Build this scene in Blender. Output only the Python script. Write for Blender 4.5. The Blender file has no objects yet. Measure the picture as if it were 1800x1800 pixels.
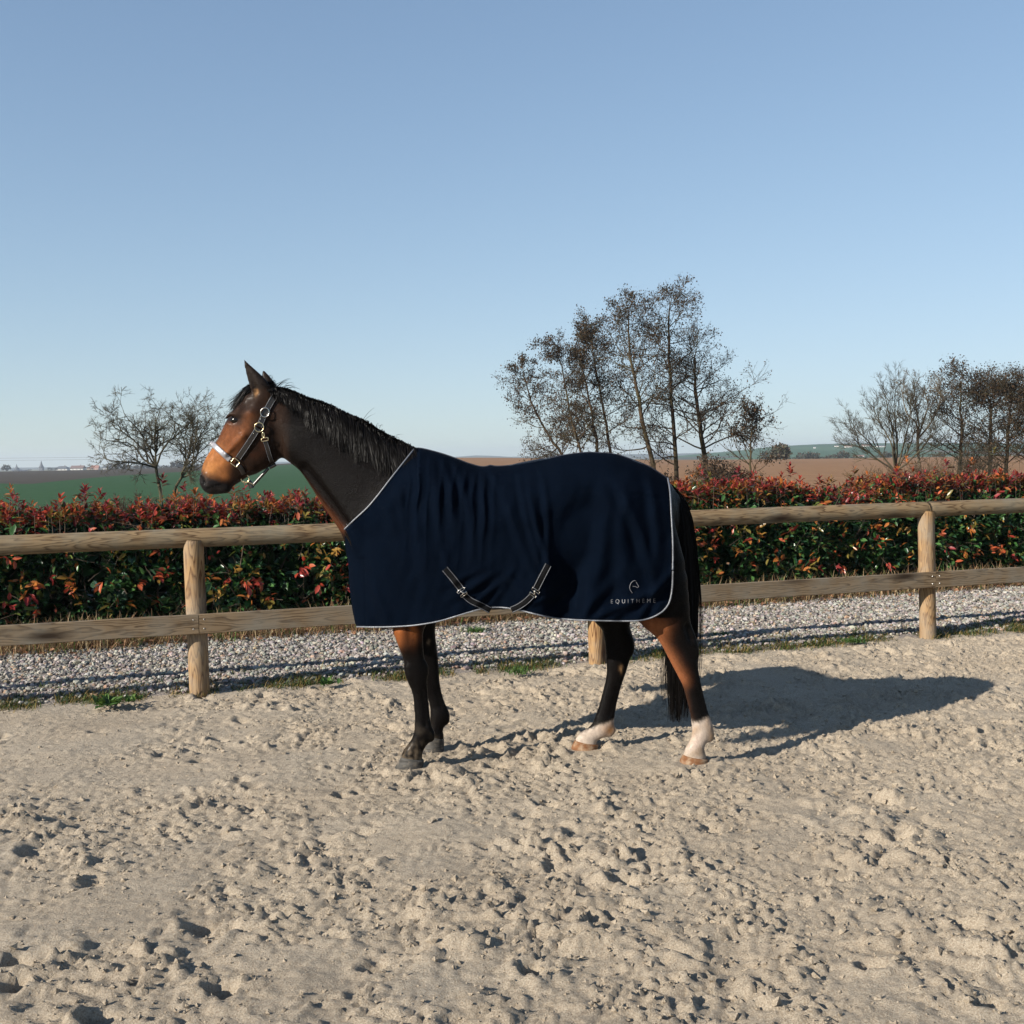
import bpy, math
import numpy as np
from mathutils import Matrix

# ------------------------------------------------------------------ camera, sky, sun, exposure
sc = bpy.context.scene
COL = sc.collection
F, ROLL, CZ = 2000.0, 0.0165, 1.65          # focal length in pixels of the 1800 px photograph, camera roll, eye height
PIT = math.atan(92 * math.cos(ROLL) / F)
fw = np.array([0, math.cos(PIT), -math.sin(PIT)])
up0 = np.array([0, math.sin(PIT), math.cos(PIT)])
rt0 = np.array([1.0, 0, 0])
RT = rt0 * math.cos(ROLL) - up0 * math.sin(ROLL)
UP = rt0 * math.sin(ROLL) + up0 * math.cos(ROLL)
CAM = np.array([0, 0, CZ])
cam_data = bpy.data.cameras.new('camera')
cam_data.sensor_width = 36.0
cam_data.lens = 36.0 * F / 1800.0
cam_data.clip_start, cam_data.clip_end = 0.1, 20000
cam = bpy.data.objects.new('camera', cam_data)
COL.objects.link(cam)
M = Matrix.Identity(4)
for i in range(3):
    M[i][0], M[i][1], M[i][2], M[i][3] = RT[i], UP[i], -fw[i], CAM[i]
cam.matrix_world = M
sc.camera = cam

SUN_AZ, SUN_EL = math.radians(35.5), math.radians(26.0)   # shadows run along (cos az, sin az)
world = bpy.data.worlds.new('World')
sc.world = world
world.use_nodes = True
wn = world.node_tree.nodes
wl = world.node_tree.links
sky = wn.new('ShaderNodeTexSky')
sky.sky_type = 'NISHITA'
sky.sun_disc = False
sky.sun_elevation = SUN_EL
# the sun stands at (-cos az, -sin az); a rotation of 0 is +Y, turning clockwise
sky.sun_rotation = math.atan2(-math.cos(SUN_AZ), -math.sin(SUN_AZ)) % (2 * math.pi)
sky.altitude = 150
sky.air_density = 1.0
sky.dust_density = 0.0
sky.ozone_density = 2.0
# a soft shoulder keeps the whole sky from burning out towards the horizon
vm = wn.new('ShaderNodeVectorMath'); vm.operation = 'MULTIPLY_ADD'
vm.inputs[1].default_value = (.215, .160, .122); vm.inputs[2].default_value = (1, 1, 1)
wl.new(sky.outputs['Color'], vm.inputs[0])
vd = wn.new('ShaderNodeVectorMath'); vd.operation = 'DIVIDE'
wl.new(sky.outputs['Color'], vd.inputs[0]); wl.new(vm.outputs[0], vd.inputs[1])
wn['Background'].inputs['Strength'].default_value = 0.120
wl.new(vd.outputs[0], wn['Background'].inputs['Color'])

sun_data = bpy.data.lights.new('sun', 'SUN')
sun_data.energy = 5.0
sun_data.angle = math.radians(0.53)
sun_data.color = (1.0, 0.93, 0.82)
sun = bpy.data.objects.new('sun', sun_data)
COL.objects.link(sun)
ldir = np.array([math.cos(SUN_AZ) * math.cos(SUN_EL), math.sin(SUN_AZ) * math.cos(SUN_EL), -math.sin(SUN_EL)])
from mathutils import Vector
sun.rotation_euler = Vector(ldir).to_track_quat('-Z', 'Y').to_euler()
sun.location = (-12, -9, 14)

sc.view_settings.view_transform = 'Standard'
sc.view_settings.look = 'None'
sc.view_settings.exposure = 0.88
sc.view_settings.gamma = 1
sc.render.engine = 'CYCLES'
sc.cycles.use_denoising = True
sc.cycles.max_bounces = 6
sc.cycles.diffuse_bounces = 3
sc.cycles.glossy_bounces = 2
sc.cycles.transmission_bounces = 3
sc.cycles.transparent_max_bounces = 4
sc.cycles.volume_bounces = 0
sc.cycles.sample_clamp_indirect = 6

# ------------------------------------------------------------------ helpers
rng = np.random.default_rng(7)

def ray(x, y):
    return fw + RT * (x - 900) / F + UP * (900 - y) / F

def at(x, y, Y):
    d = ray(x, y)
    return CAM + d * (Y / d[1])

def ground_at(x, y, z=0.0):
    d = ray(x, y)
    return CAM + d * ((z - CZ) / d[2])

def sstep(a, b, x):
    t = np.clip((np.asarray(x, float) - a) / (b - a), 0, 1)
    return t * t * (3 - 2 * t)

def hash2(ix, iy, seed):
    h = (ix.astype(np.int64) * 374761393 + iy.astype(np.int64) * 668265263 + seed * 1442695041) & 0xFFFFFFFF
    h = ((h ^ (h >> 13)) * 1274126177) & 0xFFFFFFFF
    h = ((h ^ (h >> 16)) * 2246822519) & 0xFFFFFFFF
    return ((h ^ (h >> 15)) & 0xFFFFFF) / float(0xFFFFFF)

def noise2(x, y, seed=0):
    """smooth gradient noise, about -1..1"""
    x0, y0 = np.floor(x), np.floor(y)
    fx, fy = x - x0, y - y0
    u = fx * fx * fx * (fx * (fx * 6 - 15) + 10)
    v = fy * fy * fy * (fy * (fy * 6 - 15) + 10)
    def g(dx, dy):
        a = hash2(x0 + dx, y0 + dy, seed) * 2 * np.pi
        return np.cos(a) * (fx - dx) + np.sin(a) * (fy - dy)
    return 1.5 * ((g(0, 0) * (1 - u) + g(1, 0) * u) * (1 - v) + (g(0, 1) * (1 - u) + g(1, 1) * u) * v)

def crom(pts, n):
    """Catmull-Rom through the points, n samples, any number of columns"""
    p = np.asarray(pts, float)
    p = np.vstack([2 * p[0] - p[1], p, 2 * p[-1] - p[-2]])
    m = len(p) - 3
    t = np.linspace(0, m, n)
    i = np.minimum(t.astype(int), m - 1)
    f = (t - i)[:, None]
    a, b, c, d = p[i], p[i + 1], p[i + 2], p[i + 3]
    return 0.5 * (2 * b + (c - a) * f + (2 * a - 5 * b + 4 * c - d) * f ** 2 + (3 * b - a - 3 * c + d) * f ** 3)

def arclen(pts, n):
    p = np.asarray(pts, float)
    s = np.r_[0, np.cumsum(np.linalg.norm(np.diff(p, axis=0), axis=1))]
    t = np.linspace(0, s[-1], n) if np.isscalar(n) else np.asarray(n) * s[-1]
    return np.stack([np.interp(t, s, p[:, k]) for k in range(p.shape[1])], 1)

def mesh_obj(name, V, faces, mat=None, parent=None, smooth=True, col=None, origin=None):
    """V (n,3); faces: array (m,k) or list of such arrays"""
    V = np.asarray(V, np.float32)
    if origin is not None:
        V = V - np.asarray(origin, np.float32)
    if not isinstance(faces, list):
        faces = [faces]
    faces = [np.asarray(f, np.int32) for f in faces if len(f)]
    me = bpy.data.meshes.new(name)
    me.vertices.add(len(V))
    me.vertices.foreach_set('co', V.ravel())
    nl = sum(f.size for f in faces)
    npoly = sum(len(f) for f in faces)
    me.loops.add(nl)
    me.loops.foreach_set('vertex_index', np.concatenate([f.ravel() for f in faces]))
    me.polygons.add(npoly)
    tot = np.concatenate([np.full(len(f), f.shape[1], np.int32) for f in faces])
    me.polygons.foreach_set('loop_start', np.r_[0, np.cumsum(tot)[:-1]].astype(np.int32))
    me.polygons.foreach_set('use_smooth', np.full(npoly, smooth, bool))
    me.update(calc_edges=True)
    if col is not None:
        c = np.ones((len(V), 4), np.float32)
        c[:, :3] = col
        me.color_attributes.new('Col', 'FLOAT_COLOR', 'POINT').data.foreach_set('color', c.ravel())
    if mat is not None:
        me.materials.append(mat)
    o = bpy.data.objects.new(name, me)
    COL.objects.link(o)
    if origin is not None:
        o.location = origin
    if parent is not None:
        o.parent = parent
        if origin is None or True:
            o.matrix_parent_inverse = Matrix.Translation(parent.location).inverted() if parent.type == 'EMPTY' else parent.matrix_basis.inverted()
    return o

def empty(name, loc, label, cat, group=None):
    o = bpy.data.objects.new(name, None)
    o.empty_display_size = 0.1
    o.location = loc
    COL.objects.link(o)
    return tag(o, label, cat, group)

def tag(o, label=None, cat=None, group=None, kind=None):
    if label: o['label'] = label
    if cat: o['category'] = cat
    if group: o['group'] = group
    if kind: o['kind'] = kind
    return o

def grid_faces(nu, nv, flip=False, off=0):
    i = np.arange((nu - 1) * (nv - 1))
    a = (i // (nv - 1)) * nv + i % (nv - 1) + off
    q = np.stack([a, a + nv, a + nv + 1, a + 1], 1)
    return q[:, ::-1] if flip else q

def tubes(P, R, sides=5, cap=False):
    """P (N,n,3) polylines, R (N,n) radii -> verts, quads"""
    P = np.asarray(P, float); R = np.asarray(R, float)
    if P.ndim == 2:
        P, R = P[None], np.broadcast_to(R, (1, P.shape[0]))
    N, n, _ = P.shape
    T = np.empty_like(P)
    T[:, 1:-1] = P[:, 2:] - P[:, :-2]
    T[:, 0] = P[:, 1] - P[:, 0]
    T[:, -1] = P[:, -1] - P[:, -2]
    T /= np.linalg.norm(T, axis=2, keepdims=True) + 1e-12
    m = np.abs(P[:, -1] - P[:, 0])
    ref = np.where((m[:, 2] > np.maximum(m[:, 0], m[:, 1]))[:, None], [1.0, 0.2, 0], [0.05, 0.1, 1.0])[:, None, :]
    A = np.cross(T, ref); A /= np.linalg.norm(A, axis=2, keepdims=True) + 1e-12
    B = np.cross(T, A)
    th = np.arange(sides) / sides * 2 * np.pi
    V = P[:, :, None, :] + R[:, :, None, None] * (A[:, :, None, :] * np.cos(th)[:, None] + B[:, :, None, :] * np.sin(th)[:, None])
    base = (np.arange(N) * n * sides)[:, None, None]
    i = (np.arange(n - 1) * sides)[None, :, None]
    k = np.arange(sides)[None, None, :]
    k2 = (k + 1) % sides
    q = np.stack([base + i + k, base + i + k2, base + i + sides + k2, base + i + sides + k], -1).reshape(-1, 4)
    out = [q]
    if cap:
        for e in (0, n - 1):
            f = (np.arange(N) * n * sides)[:, None] + e * sides + np.arange(sides)[None]
            out.append(f if e else f[:, ::-1])
    return V.reshape(-1, 3), out

def box(cx, cy, cz, sx, sy, sz):
    v = np.array([[x, y, z] for x in (-.5, .5) for y in (-.5, .5) for z in (-.5, .5)]) * [sx, sy, sz] + [cx, cy, cz]
    f = np.array([[0, 1, 3, 2], [4, 6, 7, 5], [0, 4, 5, 1], [2, 3, 7, 6], [0, 2, 6, 4], [1, 5, 7, 3]])
    return v, f

def rotmats(n, g):
    """n random rotation matrices"""
    q = g.normal(size=(n, 4)); q /= np.linalg.norm(q, axis=1, keepdims=True)
    w, x, y, z = q.T
    return np.stack([1 - 2 * (y * y + z * z), 2 * (x * y - z * w), 2 * (x * z + y * w),
                     2 * (x * y + z * w), 1 - 2 * (x * x + z * z), 2 * (y * z - x * w),
                     2 * (x * z - y * w), 2 * (y * z + x * w), 1 - 2 * (x * x + y * y)], 1).reshape(n, 3, 3)

PHI = (1 + 5 ** .5) / 2
ICO_V = np.array([[-1, PHI, 0], [1, PHI, 0], [-1, -PHI, 0], [1, -PHI, 0], [0, -1, PHI], [0, 1, PHI], [0, -1, -PHI], [0, 1, -PHI],
                  [PHI, 0, -1], [PHI, 0, 1], [-PHI, 0, -1], [-PHI, 0, 1]]) / 1.902
ICO_F = np.array([[0, 11, 5], [0, 5, 1], [0, 1, 7], [0, 7, 10], [0, 10, 11], [1, 5, 9], [5, 11, 4], [11, 10, 2], [10, 7, 6], [7, 1, 8],
                  [3, 9, 4], [3, 4, 2], [3, 2, 6], [3, 6, 8], [3, 8, 9], [4, 9, 5], [2, 4, 11], [6, 2, 10], [8, 6, 7], [9, 8, 1]])

OCT_V = np.array([[1, 0, 0], [-1, 0, 0], [0, 1, 0], [0, -1, 0], [0, 0, 1], [0, 0, -1]]) * 1.15
OCT_F = np.array([[0, 2, 4], [2, 1, 4], [1, 3, 4], [3, 0, 4], [2, 0, 5], [1, 2, 5], [3, 1, 5], [0, 3, 5]])

def stones(pos, size, g, flat=0.75, rough=0.22, coarse=False):
    n = len(pos)
    BV, BF = (OCT_V, OCT_F) if coarse else (ICO_V, ICO_F)
    nv = len(BV)
    v = BV[None] * (1 + rough * g.uniform(-1, 1, (n, nv, 1)))
    v = v * g.uniform(0.7, 1.25, (n, 1, 3))
    v = np.einsum('nij,nkj->nki', rotmats(n, g), v)
    v[:, :, 2] *= flat
    v = v * np.asarray(size)[:, None, None] + pos[:, None, :]
    f = BF[None] + (np.arange(n) * nv)[:, None, None]
    return v.reshape(-1, 3), f.reshape(-1, 3)

# --- node helper
class NT:
    def __init__(s, name):
        s.m = bpy.data.materials.new(name); s.m.use_nodes = True
        s.t = s.m.node_tree; s.b = s.t.nodes['Principled BSDF']; s.out = s.t.nodes['Material Output']
    def n(s, ty, ins=None, **kw):
        nd = s.t.nodes.new('ShaderNode' + ty)
        for k, v in kw.items(): setattr(nd, k, v)
        for k, v in (ins or {}).items(): s.set(nd.inputs[k], v)
        return nd
    def set(s, sock, v):
        if isinstance(v, bpy.types.NodeSocket): s.t.links.new(v, sock)
        else: sock.default_value = v
    def noise(s, vec, scale, detail=4, rough=.55, dist=0.0):
        return s.n('TexNoise', {'Vector': vec, 'Scale': scale, 'Detail': detail, 'Roughness': rough, 'Distortion': dist}).outputs['Fac']
    def coord(s, what='Object'):
        return s.n('TexCoord').outputs[what]
    def map(s, vec, scale=(1, 1, 1), loc=(0, 0, 0), rot=(0, 0, 0)):
        return s.n('Mapping', {'Vector': vec, 'Scale': scale, 'Location': loc, 'Rotation': rot}).outputs[0]
    def ramp(s, fac, stops):
        r = s.n('ValToRGB', {'Fac': fac}); e = r.color_ramp.elements
        while len(e) < len(stops): e.new(0.5)
        for k, (p, c) in enumerate(stops):
            e[k].position = p; e[k].color = (*c, 1) if len(c) == 3 else c
        return r.outputs[0]
    def mix(s, fac, a, b, mode='MIX'):
        nd = s.n('Mix', data_type='RGBA', blend_type=mode)
        s.set(nd.inputs[0], fac); s.set(nd.inputs[6], a if not isinstance(a, tuple) else (*a, 1)); s.set(nd.inputs[7], b if not isinstance(b, tuple) else (*b, 1))
        return nd.outputs[2]
    def math(s, op, a, b=0.0, c=0.0):
        nd = s.n('Math', operation=op); s.set(nd.inputs[0], a); s.set(nd.inputs[1], b); s.set(nd.inputs[2], c)
        return nd.outputs[0]
    def attr(s, name='Col'):
        return s.n('Attribute', attribute_name=name).outputs['Color']
    def bump(s, h, strength=.4, dist=.01, normal=None):
        nd = s.n('Bump', {'Height': h, 'Strength': strength, 'Distance': dist})
        if normal is not None: s.set(nd.inputs['Normal'], normal)
        s.set(s.b.inputs['Normal'], nd.outputs[0]); return nd.outputs[0]
    def p(s, **kw):
        names = dict(color='Base Color', rough='Roughness', spec='Specular IOR Level', metal='Metallic', sheen='Sheen Weight', coat='Coat Weight', coatr='Coat Roughness', sheenr='Sheen Roughness', sheent='Sheen Tint', aniso='Anisotropic')
        for k, v in kw.items():
            if isinstance(v, tuple) and len(v) == 3: v = (*v, 1)
            s.set(s.b.inputs[names[k]], v)
        return s

def plain(name, color, rough=.6, var=.15, scale=30, **kw):
    m = NT(name)
    f = m.noise(m.coord(), scale)
    m.p(color=m.mix(f, tuple(c * (1 - var) for c in color), tuple(c * (1 + var) for c in color)), rough=rough, **kw)
    return m.m

def leaf_material(name, rough=.35, transl=.3, spec=.5):
    m = NT(name)
    c = m.attr()
    m.p(color=c, rough=rough, spec=spec)
    tr = m.n('BsdfTranslucent', {'Color': c})
    mx = m.n('MixShader', {0: transl, 1: m.b.outputs[0], 2: tr.outputs[0]})
    m.t.links.new(mx.outputs[0], m.out.inputs['Surface'])
    return m.m

# ------------------------------------------------------------------ the setting: ground, fields, hills
FA = np.array([-2.278, 8.16]); FB = np.array([3.694, 10.135])     # fence posts: first and third in view
FD = (FB - FA) / np.linalg.norm(FB - FA)                         # along the fence
FN = np.array([-FD[1], FD[0]])                                    # away from the arena

def fence_uv(x, y):
    dx, dy = x - FA[0], y - FA[1]
    return dx * FD[0] + dy * FD[1], dx * FN[0] + dy * FN[1]

def terrain(x, y):
    r = np.hypot(x, y)
    px = 900 + 2000 * x / np.maximum(y, 1)
    z = np.zeros_like(r)
    front = y > 1
    z = z + np.where(front, 2.6 * np.exp(-((px - 760) / 330) ** 2) * sstep(120, 420, r), 0)
    z = z - 1.9 * sstep(520, 800, r) * np.where(front, sstep(560, 300, px), 0)
    z = z - 0.9 * sstep(430, 600, r) * np.where(front, sstep(900, 1200, px), 1.0)
    return z

def polar(rad, azs, lift=0.0):
    """sheet over given radii (nr,) or (nr,naz) and azimuths"""
    rad = np.asarray(rad, float)
    if rad.ndim == 1: rad = np.repeat(rad[:, None], len(azs), 1)
    x, y = rad * np.sin(azs), rad * np.cos(azs)
    z = terrain(x, y) + lift * (1 + rad / 60)
    return np.stack([x, y, z], -1).reshape(-1, 3), grid_faces(rad.shape[0], len(azs))

def az_px(px): return math.atan((px - 900) / 2000)

m = NT('rough_ground')
f = m.noise(m.coord(), .6, 6)
m.p(color=m.ramp(f, [(.3, (.09, .075, .04)), (.55, (.10, .11, .045)), (.75, (.16, .13, .08))]), rough=.95)
azs = np.linspace(-np.pi, np.pi, 181)
V, Q = polar(np.r_[0.0, 5, np.geomspace(12, 9000, 90)], azs, -0.03)
V[:, 2] -= 0.06 * (np.hypot(V[:, 0], V[:, 1]) < 11.9)
tag(mesh_obj('ground', V, Q, m.m), 'rough earth and grass ground running out to the horizon', 'ground', kind='structure')

def field_mat(name, c0, c1, c2, scale, rowscale=0, rot=0):
    m = NT(name)
    v = m.coord()
    f = m.noise(v, scale, 8, .65)
    c = m.ramp(f, [(.25, c0), (.5, c1), (.75, c2)])
    g = m.noise(m.map(v, (.02, .004, 1)), 1.0, 3)
    c = m.mix(m.math('MULTIPLY', g, .5), c, c0)
    m.p(color=c, rough=.95, spec=.15)
    if rowscale:
        h = m.noise(m.map(v, (rowscale, rowscale * .2, 1), rot=(0, 0, rot)), 1.0, 6, .7)
        m.bump(h, .8, .15)
    return m.m

a = np.radians(np.linspace(-62, -7.2, 110))
pxa = 900 + 2000 * np.tan(a)
rf = np.interp(pxa, [-400, 0, 55, 130, 200, 510, 640], [150, 130, 119, 150, 190, 330, 400])
k = np.linspace(0, 1, 40)[:, None]
V, Q = polar(13.5 * (rf[None] / 13.5) ** k, a, .02)
tag(mesh_obj('field_green', V, Q, field_mat('young_wheat', (.018, .052, .018), (.025, .068, .023), (.034, .086, .030), .5, 1.2, .3)),
    'flat bright green field of young crop beyond the hedge', 'field', kind='structure')
V, Q = polar(rf[None] * 1.003 * (560 / rf[None]) ** k, a, .02)
tag(mesh_obj('field_ploughed', V, Q, field_mat('dark_plough', (.040, .033, .026), (.055, .045, .034), (.075, .060, .045), .08, .12, 1.2)),
    'dark ploughed field below the far village', 'field', kind='structure')
a = np.radians(np.linspace(-7.2, 58, 120))
V, Q = polar(np.geomspace(13.5, 415, 50), a, .02)
tag(mesh_obj('field_stubble', V, Q, field_mat('brown_stubble', (.16, .085, .040), (.23, .125, .060), (.29, .17, .088), .35, .7, .9)),
    'bare brown tilled field behind the trees', 'field', kind='structure')

def ridge(name, prof, D, depth, mat, label):
    """a long low hill: prof = (px, py) skyline points"""
    prof = np.array(prof, float)
    xs = np.linspace(prof[0, 0], prof[-1, 0], 160)
    ys = np.interp(xs, prof[:, 0], prof[:, 1])
    ys = ys - 0.35 * noise2(xs / 22, xs * 0, 5) - .2 * noise2(xs / 6, xs * 0, 8)
    rows = []
    for t in np.linspace(0, 1, 14):
        dd = D + depth * (t - 1)
        pts = np.array([at(x, y, D) for x, y in zip(xs, ys)])
        base = np.array([at(x, y, dd) for x, y in zip(xs, ys)])
        base[:, 2] = -3 + (pts[:, 2] + 3) * sstep(0, 1, t) ** .8
        rows.append(base)
    back = rows[-1].copy(); back[:, 1] += depth; back[:, 2] = -6
    rows.append(back)
    V = np.concatenate(rows); o = mesh_obj(name, V, grid_faces(len(rows), len(xs)), mat)
    return tag(o, label, 'hill', kind='structure')

m = NT('far_woods'); f = m.noise(m.coord(), .006, 5)
m.p(color=m.ramp(f, [(.35, (.05, .065, .05)), (.6, (.075, .09, .06)), (.8, (.11, .10, .07))]), rough=1, spec=0)
ridge('hills_far', [(-700, 818), (-100, 824), (300, 818), (420, 813), (540, 811), (700, 808), (800, 803), (835, 800.5), (862, 801), (900, 803), (1000, 800), (1200, 797), (1330, 793), (1500, 788), (1900, 786), (2600, 780)],
      3800, 600, m.m, 'low blue-grey wooded hills along the horizon')
m = NT('hill_fields'); v = m.coord()
cells = m.n('TexVoronoi', {'Vector': m.map(v, (1, .45, 0)), 'Scale': .006}, feature='F1').outputs['Color']
sep = m.n('SeparateColor', {'Color': cells}).outputs[0]
m.p(color=m.ramp(sep, [(0, (.06, .11, .07)), (.42, (.055, .10, .065)), (.5, (.12, .10, .085)), (.72, (.075, .085, .075)), (.85, (.07, .12, .075))]), rough=1, spec=0)
m.t.nodes[-1] if False else None
ridge('hills_green', [(1180, 802), (1300, 792), (1360, 785), (1420, 782), (1475, 780), (1540, 779.5), (1660, 779), (1800, 780), (2300, 782)],
      1700, 900, m.m, 'green farmed hillside rising beyond the brown field')

# --- arena sand
sand = NT('arena_sand'); v = sand.coord()
n1 = sand.noise(v, 1.3, 5); n2 = sand.noise(v, 160, 4, .7); n3 = sand.noise(v, 14, 5, .6)
c = sand.ramp(n1, [(.35, (.405, .34, .258)), (.65, (.47, .40, .307))])
c = sand.mix(sand.math('MULTIPLY', sand.attr(), .75), c, (.39, .35, .288))      # trodden, greyer patches
c = sand.mix(sand.ramp(n2, [(.3, (1, 1, 1)), (.62, (0, 0, 0))]), c, (.23, .175, .122))
c = sand.mix(sand.ramp(n3, [(.6, (0, 0, 0)), (.85, (.45, .45, .45))]), c, (.47, .40, .31))
sand.p(color=c, rough=.95, spec=.2)
vo = sand.n('TexVoronoi', {'Vector': v, 'Scale': 75.0, 'Randomness': 1.0}).outputs['Distance']
b0 = sand.bump(sand.math('MULTIPLY', vo, sand.noise(v, 6, 3)), -.8, .022)
b1 = sand.bump(sand.noise(v, 48, 6, .8), .75, .02, b0)
b2 = sand.bump(n2, .7, .006, b1)

def rough_mask(x, y):
    m_ = noise2(x / .75 + 3, y / .95, 11) + .55 * noise2(x / .28, y / .33, 12)
    side = sstep(-3.2, 1.2, x) * .75
    m_ = sstep(-.62, .62, m_ + side - .22)
    u, w = fence_uv(x, y)
    return m_ * sstep(.02, -.35, w) * .74 + .26

g = np.random.default_rng(21)
NPR = 300
pr = np.stack([g.uniform(-4.6, 6.2, NPR), g.uniform(2.4, 10.4, NPR)], 1)
pa = g.uniform(-.9, .9, NPR) + .3
pdep = g.uniform(.3, 1.45, NPR); prad = g.uniform(.75, 1.25, NPR)

def sand_h(x, y):
    """height of the trampled sand"""
    u, w = fence_uv(x, y)
    mk = rough_mask(x, y)
    h = .020 * noise2(x / 1.3, y / 1.1, 1) + .012 * noise2(x / .46, y / .38, 2)
    rot = .35
    xr, yr = x * math.cos(rot) + y * math.sin(rot), -x * math.sin(rot) + y * math.cos(rot)
    h += .006 * noise2(xr / .34, yr / .055, 3) * (1 - .5 * mk)                   # drag marks of the rake
    wx = x + .055 * noise2(x / .17, y / .17, 14) + .02 * noise2(x / .06, y / .06, 19)
    wy = y + .055 * noise2(x / .17, y / .17, 15) + .02 * noise2(x / .06, y / .06, 20)
    e1 = sstep(-.35, .75, noise2(x / .62 + 9, y / .7, 16) + .6 * noise2(x / .25, y / .3, 18))           # how freshly churned
    e2 = sstep(-.3, .6, noise2(x / .33 + 4, y / .36, 21))
    cl = np.abs(noise2(wx / .125, wy / .125, 4)) * .030 * (.25 + .85 * e1) + np.abs(noise2(wx / .060, wy / .060, 5)) * .022 * (.35 + .8 * e2) + np.abs(noise2(wx / .034, wy / .034, 22)) * .012
    h += mk * 1.85 * (cl - .016) + mk * (.3 + e1) * .022 * noise2(wx / .24, wy / .24, 6)
    h += (.30 + mk * (.4 + e2)) * .0078 * noise2(x / .030, y / .030, 9)
    return h * sstep(.25, -.25, w) + .0

def sand_prints(x, y, h):
    for (px_, py_), an, dp, rd in zip(pr, pa, pdep, prad):
        s = np.abs(x - px_) < .24
        s &= np.abs(y - py_) < .24
        if not s.any(): continue
        xx, yy = x[s] - px_, y[s] - py_
        u_ = xx * math.cos(an) + yy * math.sin(an); v_ = -xx * math.sin(an) + yy * math.cos(an)
        r = np.hypot(u_ / (.066 * rd), v_ / (.052 * rd)) + .30 * noise2(x[s] / .06, y[s] / .06, 31) + .14 * noise2(x[s] / .025, y[s] / .025, 32)
        dep = -.055 * (1 - sstep(.45, 1.05, r)) * (.5 + .5 * np.clip(-u_ / .05, -1, 1)) + .012 * np.exp(-((r - 1.4) / .3) ** 2) * np.clip(.4 - u_ / .08, 0, 1.3)
        h[s] += dep * dp
    return h

HOOF = [(-.575, 6.07), (-.45, 6.44), (.965, 6.02), (.40, 6.37)]
step = .0145
xs = np.arange(-4.7, 6.4, step); ys = np.arange(2.2, 10.6, step)
X, Y = np.meshgrid(xs, ys, indexing='ij')
u, w = fence_uv(X, Y)
H = sand_prints(X, Y, sand_h(X, Y))
for hx, hy in HOOF:                                                             # the horse's own feet press the sand flat
    r = np.hypot(X - hx, Y - hy); H = H * sstep(.05, .16, r) + (.010 + .012 * noise2(X / .05, Y / .05, 71)) * np.exp(-((r - .135) / .035) ** 2)
keep = (w < .16) & (np.abs(X - .1) < .47 * Y + 1.0)
idx = -np.ones(X.shape, int); idx[keep] = np.arange(keep.sum())
q = np.stack([idx[:-1, :-1], idx[1:, :-1], idx[1:, 1:], idx[:-1, 1:]], -1).reshape(-1, 4)
q = q[(q >= 0).all(1)]
mk = 1 - rough_mask(X, Y)
gry = np.clip(mk * (.5 + .9 * noise2(X / .6, Y / .5, 77)), 0, 1)
o = mesh_obj('arena_sand', np.stack([X, Y, H], -1)[keep], q, sand.m, col=np.repeat(gry[keep][:, None], 3, 1))
tag(o, 'trampled pale beige sand of the riding arena', 'sand', kind='structure')

# the rest of the arena, out of the picture
def onl(x): return FA[1] + (x - FA[0]) * FD[1] / FD[0]
Vs = np.array([(-60, -40, -.085), (60, -40, -.085), (60, onl(60), -.085), (-60, onl(-60), -.085)])
o = mesh_obj('arena_sand_beyond', Vs, np.array([[0, 1, 2, 3]]), sand.m, smooth=False, col=np.full((4, 3), .3))
tag(o, 'sand of the riding arena on either side', 'sand', kind='structure')

# crumbs of sand
n = 27000
p = np.stack([g.uniform(-4.4, 6.0, n * 3), g.uniform(2.9, 10.3, n * 3)], 1)
u, w = fence_uv(p[:, 0], p[:, 1])
ok = (w < -.05) & (np.abs(p[:, 0]) < .62 * p[:, 1] + .3) & (g.random(len(p)) < rough_mask(p[:, 0], p[:, 1]) ** 1.3)
p = p[ok][:n]
size = np.clip(g.lognormal(-5.40, .52, len(p)), .002, .018)
hz = sand_prints(p[:, 0], p[:, 1], sand_h(p[:, 0], p[:, 1]))
V, T = stones(np.c_[p, hz + size * .1], size, g, .8, .42, True)
o = mesh_obj('sand_clods', V, T, sand.m, smooth=False, col=np.zeros((len(V), 3)))
tag(o, 'small crumbly clods of sand strewn over the arena', 'sand', kind='stuff')

# --- gravel strip between the fence and the hedge
HD = np.array([11.0, 4.05]); HD /= np.linalg.norm(HD); HN = np.array([-HD[1], HD[0]])
HO = np.array([-4.4, 10.15]) - HN * .32                                                    # a point on the hedge's foot line
def hedge_uv(x, y):
    dx, dy = x - HO[0], y - HO[1]
    return dx * HD[0] + dy * HD[1], dx * HN[0] + dy * HN[1]
gb = NT('gravel_bed'); v = gb.coord()
gb.p(color=gb.ramp(gb.noise(v, 60, 5), [(.3, (.10, .085, .07)), (.7, (.26, .22, .19))]), rough=.95)
gb.bump(gb.noise(v, 45, 3), .8, .02)
bank = .035
L0, L1 = FA - FD * 30, FA + FD * 34
H0, H1 = HO - HD * 30, HO + HD * 36
rows = []
for t, z in ((-.03, -.03), (.03, .012), (.12, bank), (.5, bank), (1.35, bank)):
    t2 = t
    a0, a1 = L0 * (1 - t2) + H0 * t2, L1 * (1 - t2) + H1 * t2
    rows.append(np.c_[np.linspace(a0[0], a1[0], 40), np.linspace(a0[1], a1[1], 40), np.full(40, z)])
o = mesh_obj('gravel_bed', np.concatenate(rows), grid_faces(5, 40, True), gb.m)
tag(o, 'grey gravel path between fence and hedge', 'path', kind='structure')

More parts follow.
